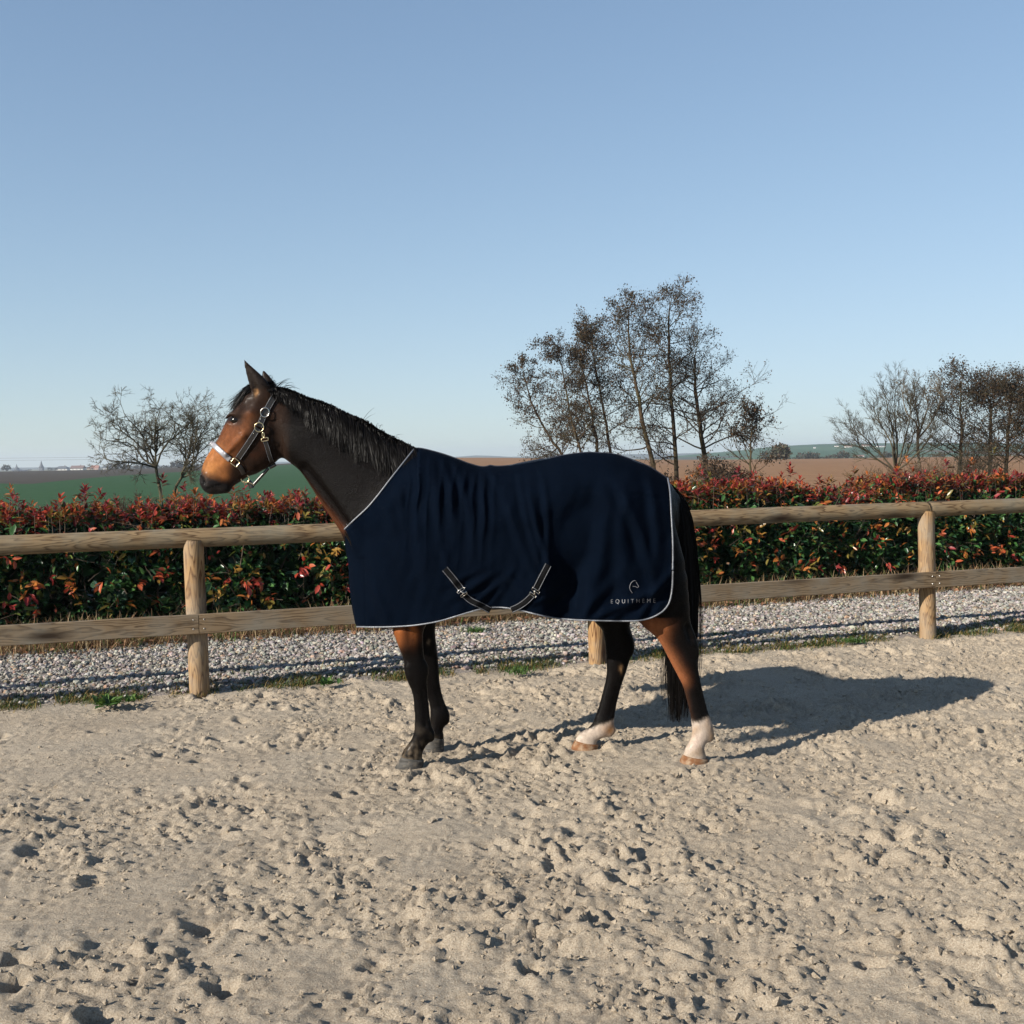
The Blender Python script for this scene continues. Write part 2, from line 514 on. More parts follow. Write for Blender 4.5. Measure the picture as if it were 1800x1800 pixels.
n = 34000
cand = 68000
uu = g.uniform(-2.6, 9.6, cand); ww = g.uniform(-.02, 3.6, cand)
p = FA + uu[:, None] * FD + ww[:, None] * FN
hu, hw = hedge_uv(p[:, 0], p[:, 1])
ok = (hw < .12) & (np.abs(p[:, 0]) < .5 * p[:, 1] + .35) & (ww > .05 + .09 * noise2(uu / .35, uu * 0, 41))
p, ww = p[ok][:n], ww[ok][:n]
size = np.clip(g.lognormal(-4.33, .36, len(p)), .006, .030)
zz = bank * sstep(.0, .22, ww) + g.uniform(-.004, .012, len(p))
tone = np.clip(g.normal(.225, .08, len(p)), .07, .45)[:, None]
colr = tone * np.array([1.0, .915, .82]) * (1 + .05 * g.normal(size=(len(p), 3)))
red = g.random(len(p)) < .12
colr[red] *= np.array([1.0, .80, .64])
nearp = p[:, 1] < 10.6
V1, T1 = stones(np.c_[p, zz][nearp], size[nearp], g, .8, .2)
V2, T2 = stones(np.c_[p, zz][~nearp], size[~nearp], g, .8, .2, True)
V = np.concatenate([V1, V2]); T = np.concatenate([T1, T2 + len(V1)])
gm = NT('gravel_stone'); gm.p(color=gm.attr(), rough=.85, spec=.3)
o = mesh_obj('gravel', V, T, gm.m, smooth=False, col=np.concatenate([np.repeat(colr[nearp], 12, 0), np.repeat(colr[~nearp], 6, 0)]))
tag(o, 'crushed pale grey and pink gravel stones', 'gravel', kind='stuff')

# ------------------------------------------------------------------ fence
def wood(name, light, dark, grey, axis_scale=1.0, seed=0.0, ring=26):
    """grain along local X"""
    m = NT(name); v = m.coord(); oi = m.n('ObjectInfo').outputs['Random']
    off = m.n('CombineXYZ', {0: m.math('MULTIPLY', oi, 37.0), 1: m.math('MULTIPLY', oi, 3.0), 2: 0.0}).outputs[0]
    v2 = m.n('VectorMath', {0: v, 1: off}, operation='ADD').outputs[0]
    warp = m.noise(m.map(v2, (.9, 8, 8)), 1.0, 3, .45)
    warp2 = m.noise(m.map(v2, (5, 22, 22)), 1.0, 2, .5)
    x, y, z = (m.n('SeparateXYZ', {0: v}).outputs[i] for i in range(3))
    rad = m.math('SQRT', m.math('ADD', m.math('MULTIPLY', y, y), m.math('MULTIPLY', z, z)))
    ph = m.math('ADD', m.math('MULTIPLY', rad, 40.0), m.math('MULTIPLY', warp, 9.0))
    ph = m.math('ADD', ph, m.math('MULTIPLY', warp2, .9))
    s = m.math('FRACT', m.math('MULTIPLY', ph, ring / 13.0))
    line = m.ramp(s, [(.0, (.0, .0, .0)), (.45, (.15, .15, .15)), (.82, (1, 1, 1)), (1.0, (.0, .0, .0))])
    c = m.mix(line, light, dark)
    fine = m.noise(m.map(v2, (6, 160, 160)), 1.0, 4, .6)
    c = m.mix(m.math('MULTIPLY', fine, .4), c, dark)
    w = m.noise(v2, 3.2, 5, .6)
    c = m.mix(m.ramp(w, [(.42, (0, 0, 0)), (.72, (.8, .8, .8))]), c, grey)
    vor = m.n('TexVoronoi', {'Vector': m.map(v2, (1.15, 5.0, 5.0)), 'Scale': 1.0}).outputs['Distance']
    c = m.mix(m.ramp(vor, [(.05, (1, 1, 1)), (.13, (.6, .6, .6)), (.24, (0, 0, 0))]), c, (dark[0] * .35, dark[1] * .32, dark[2] * .3))
    m.p(color=c, rough=.8, spec=.25)
    m.bump(m.math('ADD', m.math('MULTIPLY', line, -.5), fine), .35, .004)
    return m.m

wood_post = wood('pine_post', (.34, .21, .095), (.085, .034, .011), (.24, .20, .15))
wood_log = wood('pine_log', (.245, .170, .092), (.062, .034, .015), (.165, .150, .112))
wood_plank = wood('pine_plank', (.215, .153, .092), (.062, .038, .019), (.165, .150, .122), ring=20)
steel = plain('screw_steel', (.55, .53, .50), .35, .1, metal=.9)

base_px = [None, (347, 1222), (1052, 1168), (1633, 1121), None]
FP = [FA + (FB - FA) * (i - 1) / 2 for i in range(5)]
FP[2] = FA + FD * ((np.array([.672, 9.11]) - FA) @ FD)
lean = np.array([-.016, 0.0])                                                   # all posts lean a little
fence = empty('fence', (FP[2][0], FP[2][1], 0), 'weathered wooden post and rail fence with round top rail and plank lower rail', 'fence')
RLOG, RPOST = .071, .072
def rail_z(px, py, k):                                                          # height of a rail over post k
    d = ray(px, py); t = FP[k][1] / d[1]
    return (CAM + d * t)[2]
z_log = np.interp(np.arange(5), [1, 3], [rail_z(340, 949, 1), rail_z(1627, 898, 3)])
z_log[0] = 2 * z_log[1] - z_log[2]; z_log[4] = 2 * z_log[3] - z_log[2]
z_plk = np.array([rail_z(340, 1093, 1), rail_z(1630, 1016.5, 3)])
z_plk = z_plk[0] + (z_plk[1] - z_plk[0]) * (np.arange(5) - 1) / 2

def lathe_x(radii, xs_, sides=28, jit=0.0, seed=1):
    th = np.arange(sides) / sides * 2 * np.pi
    gg = np.random.default_rng(seed)
    V = np.stack([np.repeat(np.asarray(xs_)[:, None], sides, 1), np.outer(radii, np.cos(th)), np.outer(radii, np.sin(th))], -1)
    V[:, :, 1:] *= 1 + jit * noise2(V[:, :, :1] * 2.2 + seed * 9, np.cos(th)[None, :, None] * 1.2 + seed, seed)
    n_ = len(xs_); k_ = np.arange(sides)
    q = np.concatenate([np.stack([i * sides + k_, (i + 1) * sides + k_, (i + 1) * sides + (k_ + 1) % sides, i * sides + (k_ + 1) % sides], 1) for i in range(n_ - 1)])
    return V.reshape(-1, 3), [q[:, ::-1], np.array([k_]), np.array([(n_ - 1) * sides + k_])[:, ::-1]]

def place(o, origin, xdir):
    xd = Vector(xdir).normalized(); yd = Vector((0, 0, 1)).cross(xd)
    if yd.length < .2: yd = Vector((0, 1, 0)).cross(xd)
    yd.normalize(); zd = xd.cross(yd)
    Mx = Matrix.Identity(4)
    for i in range(3):
        Mx[i][0], Mx[i][1], Mx[i][2], Mx[i][3] = xd[i], yd[i], zd[i], origin[i]
    o.matrix_basis = Mx
    return o

for k_ in range(5):
    top = z_log[k_] + .004
    bot = np.array([FP[k_][0], FP[k_][1], -.12])
    tp = np.array([FP[k_][0] + lean[0] * top, FP[k_][1] + .0 * top, top])
    Lp = np.linalg.norm(tp - bot)
    xs_ = np.r_[np.linspace(0, Lp - .03, 14), Lp - .012, Lp]
    rr = np.r_[np.full(14, RPOST), RPOST * .985, RPOST * .93]
    # the top of a post is set into the notched underside of the log and stands a little proud of it in front
    V, Fc = lathe_x(rr, xs_, 28, .02, 3 + k_)
    o = mesh_obj('post', V, Fc, wood_post, fence)
    place(o, bot, tp - bot)
    off = FN * -.026
    o.location.x += off[0]; o.location.y += off[1]

for k_, k2_ in ((0, 2), (2, 3), (3, 4)):
    a_, b_ = FP[k_], FP[k2_]
    e0 = FD * .006
    p0 = np.r_[a_ + e0, z_log[k_] + .012]; p1 = np.r_[b_ - e0, z_log[k2_] + .012]
    Lr = np.linalg.norm(p1 - p0)
    xs_ = np.r_[0, .012, np.linspace(.05, Lr - .05, 26), Lr - .012, Lr]
    rr = RLOG * np.r_[.93, .985, 1 + .02 * noise2(np.linspace(0, 4, 26) + k_ * 7, np.zeros(26), 3), .985, .93]
    V, Fc = lathe_x(rr, xs_, 30, .03, 20 + k_)
    V[:, 2] = np.maximum(V[:, 2], -.064)                                        # flattened underside
    o = mesh_obj('top_rail', V, Fc, wood_log, fence); place(o, p0, p1 - p0)
for k_ in range(4):
    a_, b_ = FP[k_], FP[k_ + 1]
    # lower plank, nailed to the front of the posts
    fo = FN * -(RPOST + .026 + .019)
    p0 = np.r_[a_ + fo + FD * .002, z_plk[k_]]; p1 = np.r_[b_ + fo - FD * .002, z_plk[k_ + 1]]
    Lr = np.linalg.norm(p1 - p0)
    nx_ = 24
    px_ = np.linspace(0, Lr, nx_)
    prof = np.array([(-.017, -.066), (-.0135, -.0695), (.0135, -.0695), (.017, -.066), (.017, .066), (.0135, .0695), (-.0135, .0695), (-.017, .066)])
    V = np.stack([np.repeat(px_[:, None], 8, 1), np.repeat(prof[None, :, 0], nx_, 0), np.repeat(prof[None, :, 1], nx_, 0)], -1)
    V[:, :, 2] += .0025 * noise2(px_ * 1.7 + k_ * 5, px_ * 0, 5)[:, None]
    V[:, :, 1] += .003 * noise2(px_ * 1.1 + k_ * 5, px_ * 0, 6)[:, None]
    kk = np.arange(8)
    q = np.concatenate([np.stack([i * 8 + kk, (i + 1) * 8 + kk, (i + 1) * 8 + (kk + 1) % 8, i * 8 + (kk + 1) % 8], 1) for i in range(nx_ - 1)])
    o = mesh_obj('lower_rail', V.reshape(-1, 3), [q, kk[None, ::-1], (nx_ - 1) * 8 + kk[None]], wood_plank, fence, smooth=False)
    place(o, p0, p1 - p0)
    for e_ in (.035, Lr - .035):
        for s_ in (-.034, .032):
            cpt = Vector(p0) + (Vector(p1) - Vector(p0)).normalized() * e_ + Vector((0, 0, s_))
            V, Fc = lathe_x([.0062, .006, .003], [0, .002, .0032], 8)
            sc_ = mesh_obj('screw', V, Fc, steel, o)
            Mx = Matrix.Identity(4)
            nd = Vector((-FN[0], -FN[1], 0)); xd = (Vector(p1) - Vector(p0)).normalized(); zz_ = nd.cross(xd)
            for i in range(3):
                Mx[i][0], Mx[i][1], Mx[i][2], Mx[i][3] = nd[i], xd[i], zz_[i], cpt[i] + nd[i] * .0165
            sc_.matrix_parent_inverse = o.matrix_basis.inverted()
            sc_.matrix_basis = Mx

# ------------------------------------------------------------------ hedge
LEAF_V = np.array([[0, 0, 0], [.35, 0, -.03], [.72, 0, -.035], [1, 0, -.10], [.33, .19, .05], [.70, .165, .035], [.33, -.19, .05], [.70, -.165, .035]])
LEAF_F4 = np.array([[1, 2, 5, 4], [1, 6, 7, 2]])
LEAF_F3 = np.array([[0, 1, 4], [0, 6, 1], [2, 3, 5], [2, 7, 3]])

def frames(d, roll):
    """rotation matrices whose x axis is d"""
    d = d / (np.linalg.norm(d, axis=1, keepdims=True) + 1e-9)
    ref = np.tile([0.0, 0, 1], (len(d), 1)); bad = np.abs(d[:, 2]) > .95; ref[bad] = [1, 0, 0]
    y = np.cross(ref, d); y /= np.linalg.norm(y, axis=1, keepdims=True)
    z = np.cross(d, y)
    c, s = np.cos(roll)[:, None], np.sin(roll)[:, None]
    return np.stack([d, y * c + z * s, z * c - y * s], 2)

def leaves(pos, d, roll, length, width=1.0, base=LEAF_V):
    R_ = frames(d, roll)
    loc = base[None] * np.stack([length, length * width, length], 1)[:, None, :] if not np.isscalar(width) else base[None] * length[:, None, None] * [1, width, 1]
    V = np.einsum('nij,nkj->nki', R_, loc) + pos[:, None, :]
    k_ = (np.arange(len(pos)) * len(base))[:, None, None]
    return V.reshape(-1, 3), [(LEAF_F4[None] + k_).reshape(-1, 4), (LEAF_F3[None] + k_).reshape(-1, 3)]

g = np.random.default_rng(5)
def hedge_pt(u_, w_, z_):
    return np.stack([HO[0] + HD[0] * u_ + HN[0] * w_, HO[1] + HD[1] * u_ + HN[1] * w_, z_], -1)
def hedge_top(u_):
    t = 1.225 + .075 * noise2(u_ / .7, u_ * 0, 61) + .06 * noise2(u_ / .25, u_ * 0, 62)
    t = t - .20 * np.exp(-((u_ - 9.25) / .42) ** 2) - .05 * np.exp(-((u_ - 4) / 1) ** 2) + .06 * sstep(5.5, 6.5, u_)
    return t
def hedge_front(u_, z_):
    return .66 + .13 * noise2(u_ / .55, z_ / .45, 63) + .06 * noise2(u_ / .2, z_ / .2, 64) + .10 * sstep(.5, .0, z_) + .22 * sstep(.85, 1.3, z_) ** 2

U0, U1 = -1.2, 13.2
leafmat = leaf_material('photinia_leaf', .30, .28, .5)
hedge = empty('photinia_hedge', (*(HO + HD * 5), 0), 'dense photinia hedge, dark green below with red young shoots on top', 'hedge')

GREEN = np.array([[.018, .055, .018], [.030, .085, .022], [.045, .105, .030], [.022, .06, .03]])
WARM = np.array([[.32, .046, .026], [.36, .080, .030], [.21, .026, .022], [.38, .125, .035], [.25, .038, .038]])
ORNG = np.array([[.36, .125, .03], [.24, .135, .03], [.37, .085, .035], [.15, .12, .028]])

parts_p, parts_d, parts_r, parts_l, parts_c = [], [], [], [], []
def add(pos, d, l, c, roll=None):
    n_ = len(pos)
    parts_p.append(pos); parts_d.append(d); parts_l.append(l); parts_c.append(c)
    parts_r.append(g.uniform(-.9, .9, n_) if roll is None else roll)
# the body: leaves through a shell, facing out and up
n = 33000
uu = g.uniform(U0, U1, n); zz = g.uniform(.08, 1.0, n) ** .85 * hedge_top(uu)
ww = hedge_front(uu, zz) + g.exponential(.11, n)
topm = g.random(n) < .30
zz[topm] = hedge_top(uu[topm]) - g.exponential(.07, topm.sum()); ww[topm] = hedge_front(uu[topm], zz[topm]) + g.uniform(0, .95, topm.sum())
hole = noise2(uu / .38, zz / .30, 66) < -.30                                     # bare hollows in the face
kp = ~(hole & ~topm) & (zz > .08 + .25 * np.clip(noise2(uu / .8, uu * 0, 70), 0, 1))
uu, zz, ww = uu[kp], zz[kp], ww[kp]; n = len(uu)
d = g.normal(size=(n, 3)) * .65 + np.array([-HN[0] * .75, -HN[1] * .75, .15])
c = GREEN[g.integers(0, 4, n)] * g.uniform(.6, 1.6, (n, 1))
yl = g.random(n) < .10; c[yl] = np.array([.10, .13, .028]) * g.uniform(.6, 1.2, (yl.sum(), 1))
hi = sstep(.30, .02, hedge_top(uu) - zz) * .60
sel = g.random(n) < hi
c[sel] = WARM[g.integers(0, 5, sel.sum())] * g.uniform(.45, 1.0, (sel.sum(), 1))
sel = g.random(n) < .07
c[sel] = ORNG[g.integers(0, 4, sel.sum())] * g.uniform(.5, 1.0, (sel.sum(), 1))
add(hedge_pt(uu, ww, zz), d, g.uniform(.05, .115, n), c)
# shoots on top: upright whorls of young red leaves
ns = 1250
su = g.uniform(U0, U1, ns); sw = hedge_front(su, 1.2 * np.ones(ns)) + g.uniform(-.12, .85, ns)
sz = hedge_top(su) + g.gamma(1.6, .045, ns) * (1 + .6 * noise2(su / .5, su * 0, 68)) - .04
twig_p, twig_r = [], []
for i in range(ns):
    k_ = g.integers(6, 11)
    red_ = WARM[g.integers(0, 5)] * g.uniform(.6, 1.15)
    if g.random() < .16: red_ = ORNG[g.integers(0, 4)] * g.uniform(.7, 1.1)
    an = g.uniform(0, 2 * np.pi) + np.arange(k_) * 2.4
    hgt = np.linspace(-.09, .0, k_)
    el = np.linspace(.15, 1.05, k_) + g.normal(size=k_) * .2
    tilt = g.normal(size=2) * .15
    pos = hedge_pt(np.full(k_, su[i]) + hgt * tilt[0], np.full(k_, sw[i]) + hgt * tilt[1], sz[i] + hgt)
    dd = np.stack([np.cos(an) * np.cos(el), np.sin(an) * np.cos(el), np.sin(el)], 1)
    cc = red_ * g.uniform(.75, 1.25, (k_, 1)); cc[:2] = cc[:2] * .5 + GREEN[1] * .5
    add(pos, dd, np.linspace(.105, .055, k_) * g.uniform(.8, 1.2), cc, g.uniform(-.3, .3, k_))
    b_ = hedge_pt(su[i:i + 1], sw[i:i + 1], sz[i:i + 1])[0]
    twig_p.append(np.linspace(b_ + [g.normal() * .03, g.normal() * .03, -.35], b_, 4)); twig_r.append(np.linspace(.0035, .0018, 4))
# whorls on the face, orange and red
nf = 520
fu = g.uniform(U0, U1, nf); fz = g.uniform(.2, 1.0, nf) * hedge_top(fu)
whorl_leaf = []                                                                # these are the large single leaves one can pick out
for i in range(nf):
    k_ = g.integers(2, 7)
    warm_ = ORNG[g.integers(0, 4)] if g.random() < .6 else (WARM[g.integers(0, 5)] if g.random() < .6 else GREEN[2] * 1.3)
    p0 = hedge_pt(fu[i:i + 1], hedge_front(fu[i:i + 1], fz[i:i + 1]) - g.uniform(.02, .10), fz[i:i + 1])[0]
    an = g.uniform(0, 2 * np.pi) + np.arange(k_) * 2 * np.pi / k_ + g.normal(size=k_) * .2
    out = np.array([-HN[0], -HN[1], 0]); sd = np.array([HD[0], HD[1], 0]); upv = np.array([0, 0, 1.0])
    ax_w = out * g.uniform(.2, 1.0) + sd * g.normal() * .6 + upv * g.normal() * .5
    dd = ax_w + (np.cos(an)[:, None] * sd + np.sin(an)[:, None] * upv) * g.uniform(.35, 1.1, (k_, 1)) + g.normal(size=(k_, 3)) * .3
    ll = g.uniform(.045, .115, k_); cc = warm_ * g.uniform(.7, 1.2, (k_, 1))
    rl = g.uniform(-1.2, 1.2, k_)
    whorl_leaf.append((p0 + g.normal(size=(k_, 3)) * .018, dd, rl, ll, cc))
wp, wd, wr, wlen, wc = (np.concatenate([w_[i] for w_ in whorl_leaf]) for i in range(5))
ppx = 900 + 2000 * wp[:, 0] / wp[:, 1]
vis = (ppx > 5) & (ppx < 1795) & ((ppx < 570) | (ppx > 1235)) & (wp[:, 2] < 1.0)
order = np.argsort(-(wlen / wp[:, 1]) * vis)
single = np.zeros(len(wp), bool); single[order[:290]] = vis[order[:290]]
add(wp[~single], wd[~single], wlen[~single], wc[~single], wr[~single])
P_, D_, R_, L_, C_ = (np.concatenate(x) for x in (parts_p, parts_d, parts_r, parts_l, parts_c))
V, Fc = leaves(P_, D_, R_, L_, 1.0)
tag(mesh_obj('foliage', V, Fc, leafmat, hedge, col=np.repeat(C_, 8, 0)), kind='stuff')
# the large single leaves share a few meshes
protos = []
for i, c_ in enumerate(np.r_[ORNG, WARM[:3], GREEN[2:3] * 1.3]):
    o = mesh_obj('leaf', LEAF_V * [1, 1.12, 1], [LEAF_F4, LEAF_F3], leafmat, None, col=np.tile(c_, (8, 1)))
    protos.append((c_, o.data)); bpy.data.objects.remove(o)
pc = np.array([c_ for c_, _ in protos])
Rm = frames(wd, wr)
for i in np.where(single)[0]:
    me = protos[int(np.argmin(((pc - wc[i]) ** 2).sum(1)))][1]
    o = bpy.data.objects.new('leaf', me); COL.objects.link(o); o.parent = hedge
    o.matrix_parent_inverse = Matrix.Translation(hedge.location).inverted()
    Mx = Matrix.Identity(4)
    for r_ in range(3):
        for c_ in range(3): Mx[r_][c_] = Rm[i, r_, c_] * wlen[i]
        Mx[r_][3] = wp[i, r_]
    o.matrix_basis = Mx
# stems and the dark heart of the hedge
bark = NT('hedge_bark'); bark.p(color=bark.ramp(bark.noise(bark.coord(), 40), [(.3, (.05, .035, .025)), (.7, (.14, .10, .07))]), rough=.9)
n = 420
su = g.uniform(U0, U1, n); sw = g.uniform(.95, 1.4, n)
b0 = hedge_pt(su, sw, np.zeros(n)); t0 = hedge_pt(su + g.normal(size=n) * .18, sw + g.normal(size=n) * .2, hedge_top(su) * g.uniform(.6, 1.0, n))
P_ = b0[:, None] + (t0 - b0)[:, None] * np.linspace(0, 1, 5)[None, :, None] + g.normal(size=(n, 5, 3)) * .02
tw = np.array(twig_p)
V1, q1 = tubes(P_, np.linspace(.010, .003, 5)[None] * g.uniform(.6, 1.4, (n, 1)), 4)
V2, q2 = tubes(tw, np.array(twig_r), 3)
n3 = 2600
su = g.uniform(U0, U1, n3); z3 = g.uniform(.1, 1.25, n3); w3 = hedge_front(su, z3) + g.uniform(-.05, .4, n3)
a3 = hedge_pt(su, w3, z3); d3 = g.normal(size=(n3, 3)) * [.7, .7, .6] + [0, 0, .5]; d3 /= np.linalg.norm(d3, axis=1, keepdims=True)
P3 = a3[:, None] + d3[:, None] * (np.linspace(-.5, .5, 4)[None, :, None] * g.uniform(.12, .35, (n3, 1, 1))) + g.normal(size=(n3, 4, 3)) * .006
V3, q3 = tubes(P3, np.linspace(.0026, .0012, 4)[None] * np.ones((n3, 1)), 3)
V = np.concatenate([V1, V2, V3]); q = np.concatenate([q1[0], q2[0] + len(V1), q3[0] + len(V1) + len(V2)])
mesh_obj('stems', V, q, bark.m, hedge)
n = 14000
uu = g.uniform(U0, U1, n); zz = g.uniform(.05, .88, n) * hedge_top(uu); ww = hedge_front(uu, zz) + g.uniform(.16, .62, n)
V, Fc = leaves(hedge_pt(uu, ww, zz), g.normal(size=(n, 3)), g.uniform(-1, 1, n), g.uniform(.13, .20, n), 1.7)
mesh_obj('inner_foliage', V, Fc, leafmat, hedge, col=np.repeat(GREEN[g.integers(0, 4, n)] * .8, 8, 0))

# ------------------------------------------------------------------ grasses
def blades(pos, height, lean_, g, width=.004, seg=3):
    """curved tapering blades of grass"""
    n_ = len(pos)
    an = g.uniform(0, 2 * np.pi, n_)
    t = np.linspace(0, 1, seg + 1)
    dx = np.stack([np.cos(an), np.sin(an)], 1)
    P_ = np.empty((n_, seg + 1, 3))
    P_[:, :, :2] = pos[:, None, :2] + dx[:, None] * (t[None, :, None] ** 1.7 * (lean_ * height)[:, None, None])
    P_[:, :, 2] = pos[:, 2][:, None] + height[:, None] * (t - .35 * lean_[:, None] * t ** 2)
    s = np.stack([-dx[:, 1], dx[:, 0], np.zeros(n_)], 1)
    wd_ = width * (1 - t ** 1.5) + .0006
    A_ = P_ + s[:, None] * wd_[None, :, None]; B_ = P_ - s[:, None] * wd_[None, :, None]
    V = np.stack([A_, B_], 2).reshape(-1, 3)
    i = np.arange(seg) * 2
    q = np.stack([i, i + 1, i + 3, i + 2], 1)[None] + (np.arange(n_) * (seg + 1) * 2)[:, None, None]
    return V, q.reshape(-1, 4), 2 * (seg + 1)

grassmat = leaf_material('grass_blade', .6, .3, .25)
DRY = np.array([[.40, .29, .15], [.33, .22, .11], [.47, .37, .22], [.25, .15, .08], [.36, .20, .11]])
FRESH = np.array([[.06, .12, .025], [.09, .16, .03], [.045, .09, .025], [.14, .17, .05]])
n = 22000
uu = g.uniform(-1.0, 13, n); ww = g.normal(.10, .15, n) + .06 * noise2(uu / .5, uu * 0, 90)
dens = noise2(uu / .6, uu * 0, 91) > -.55
uu, ww = uu[dens], ww[dens]; n = len(uu)
pos = hedge_pt(uu, ww, np.full(n, .03)); hgt = g.gamma(3.2, .055, n) * (1 + .5 * noise2(uu / .9, uu * 0, 92)); hgt = np.clip(hgt, .03, .34)
V, q, k_ = blades(pos, hgt, g.uniform(.2, 1.6, n), g, .0034, 2)
c = DRY[g.integers(0, 5, n)] * g.uniform(.6, 1.1, (n, 1))
sel = g.random(n) < .10 + .25 * (noise2(uu / 1.1, uu * 0, 93) > .35); c[sel] = FRESH[g.integers(0, 4, sel.sum())]
tag(mesh_obj('dry_grass', V, q, grassmat, col=np.repeat(c, k_, 0)), 'dry straw-coloured grass along the foot of the hedge', 'grass', kind='stuff')
n = 900
uu = g.uniform(-1.0, 13, n); ww = g.normal(.02, .16, n)
V, Fc = leaves(hedge_pt(uu, ww, np.full(n, .055) + g.uniform(0, .03, n)), g.normal(size=(n, 3)) * [1, 1, .25], g.uniform(-1, 1, n), g.uniform(.04, .08, n), 1.3)
lc = np.array([[.28, .13, .07], [.35, .19, .11], [.20, .10, .06]])[g.integers(0, 3, n)]
tag(mesh_obj('fallen_leaves', V, Fc, leafmat, col=np.repeat(lc, 8, 0)), 'brown fallen leaves along the edge of the gravel', 'leaves', kind='stuff')

# moss and short grass where sand meets gravel
n = 46000
uu = g.uniform(-2.5, 9.5, n); pat = sstep(-.45, .35, noise2(uu / .45, uu * 0, 101) + .4 * noise2(uu / .12, uu * 0, 102))
ww = .05 + g.normal(-.01, .075, n) + .06 * noise2(uu / .35, uu * 0, 41)
far = g.random(n) < .22
ww[far] += g.uniform(.05, .45, far.sum())
ok = np.where(far, noise2(uu / .3, ww / .2, 103) > .28, g.random(n) < pat)
uu, ww = uu[ok], ww[ok]; n = len(uu)
pos = np.c_[FA + uu[:, None] * FD + ww[:, None] * FN, bank * sstep(0, .22, ww) - .002]
hgt = np.clip(g.gamma(2.2, .015, n), .006, .09)
V, q, k_ = blades(pos, hgt, g.uniform(.3, 1.4, n), g, .0026, 2)
c = FRESH[g.integers(0, 4, n)] * g.uniform(.3, .8, (n, 1)); sel = g.random(n) < .42
c[sel] = np.array([[.20, .15, .04], [.27, .19, .08], [.15, .10, .03]])[g.integers(0, 3, sel.sum())]
tag(mesh_obj('edge_grass', V, q, grassmat, col=np.repeat(c, k_, 0)), 'moss and short grass along the edge of the arena sand', 'grass', kind='stuff')

def weed(px_, py_, label, nb, hh, broad, seed):
    gg = np.random.default_rng(seed)
    c0 = ground_at(px_, py_, .03)
    if broad:
        an = np.arange(nb) * 2.4 + gg.normal(size=nb) * .2; el = gg.uniform(.1, 1.1, nb)
        d_ = np.stack([np.cos(an) * np.cos(el), np.sin(an) * np.cos(el), np.sin(el)], 1)
        pos_ = c0 + gg.normal(size=(nb, 3)) * [.035, .03, .004]
        V, Fc = leaves(pos_, d_, gg.uniform(-.4, .4, nb), gg.uniform(.5, 1, nb) * hh, 1.1)
        kk_ = 8
    else:
        pos_ = c0 + gg.normal(size=(nb, 3)) * [.05, .04, 0]
        V, q_, kk_ = blades(pos_, gg.uniform(.4, 1, nb) * hh, gg.uniform(.4, 1.5, nb), gg, .0035); Fc = [q_]
    cc = FRESH[gg.integers(0, 3, nb)] * gg.uniform(.7, 1.3, (nb, 1))
    tag(mesh_obj('weed', V, Fc, grassmat, col=np.repeat(cc, kk_, 0), origin=c0), label, 'weed')
weed(192, 1240, 'broad-leaved green weed at the edge of the gravel, beside the deepest rail shadow', 46, .11, True, 1)
weed(230, 1232, 'small low weed of spreading leaves next to the broad-leaved one', 22, .07, True, 2)
weed(832, 1113, 'bright grass tuft standing alone in the gravel behind the front legs', 240, .09, False, 3)
weed(575, 1203, 'leafy green weed by the sand edge, in front of the chest of the horse', 26, .08, True, 4)
weed(1270, 1118, 'short grass tuft in the gravel behind the tail', 160, .06, False, 5)
weed(1500, 1128, 'low spreading tuft on the sand edge before the far post', 200, .06, False, 6)
weed(1745, 1095, 'thin tuft by the gravel beyond the post with the log joint', 150, .06, False, 7)
weed(915, 1183, 'sparse dry-green tuft rooted in the sand edge under the belly', 110, .08, False, 8)

# ------------------------------------------------------------------ trees
def spawn(P, R, k_, tmin, ang, length, npts, up_, wob, rs, rend, g, droop=0.0, tpow=1.0, shrink=.55, tmax=1.0):
    N, n_, _ = P.shape
    par = np.repeat(np.arange(N), k_)
    m_ = len(par)
    t = tmin + (tmax - tmin) * g.random(m_) ** tpow
    f = t * (n_ - 1); i = np.minimum(f.astype(int), n_ - 2); f = f - i
    p0 = P[par, i] * (1 - f)[:, None] + P[par, i + 1] * f[:, None]
    r0 = R[par, i] * (1 - f) + R[par, i + 1] * f
    T = P[par, i + 1] - P[par, i]; T /= np.linalg.norm(T, axis=1, keepdims=True) + 1e-9
    q = g.normal(size=(m_, 3)); q -= (q * T).sum(1, keepdims=True) * T; q /= np.linalg.norm(q, axis=1, keepdims=True)
    a_ = ang * g.uniform(.7, 1.3, m_)
    d_ = T * np.cos(a_)[:, None] + q * np.sin(a_)[:, None]
    L = (length[par] if not np.isscalar(length) else length) * g.uniform(.6, 1.25, m_) * (1 - shrink * (t - tmin) / max(1e-6, 1 - tmin))
    Q = np.empty((m_, npts, 3)); Q[:, 0] = p0
    for s in range(1, npts):
        d_ = d_ + np.array([0, 0, up_]) + g.normal(size=(m_, 3)) * wob
        d_[:, 2] -= droop * s / npts
        d_ /= np.linalg.norm(d_, axis=1, keepdims=True)
        Q[:, s] = Q[:, s - 1] + d_ * (L / (npts - 1))[:, None]
    rr = np.minimum(r0 * rs, r0 * .9)
    Rr = rr[:, None] * np.linspace(1, 0, npts)[None] ** .8 + rend
    return Q, Rr, L

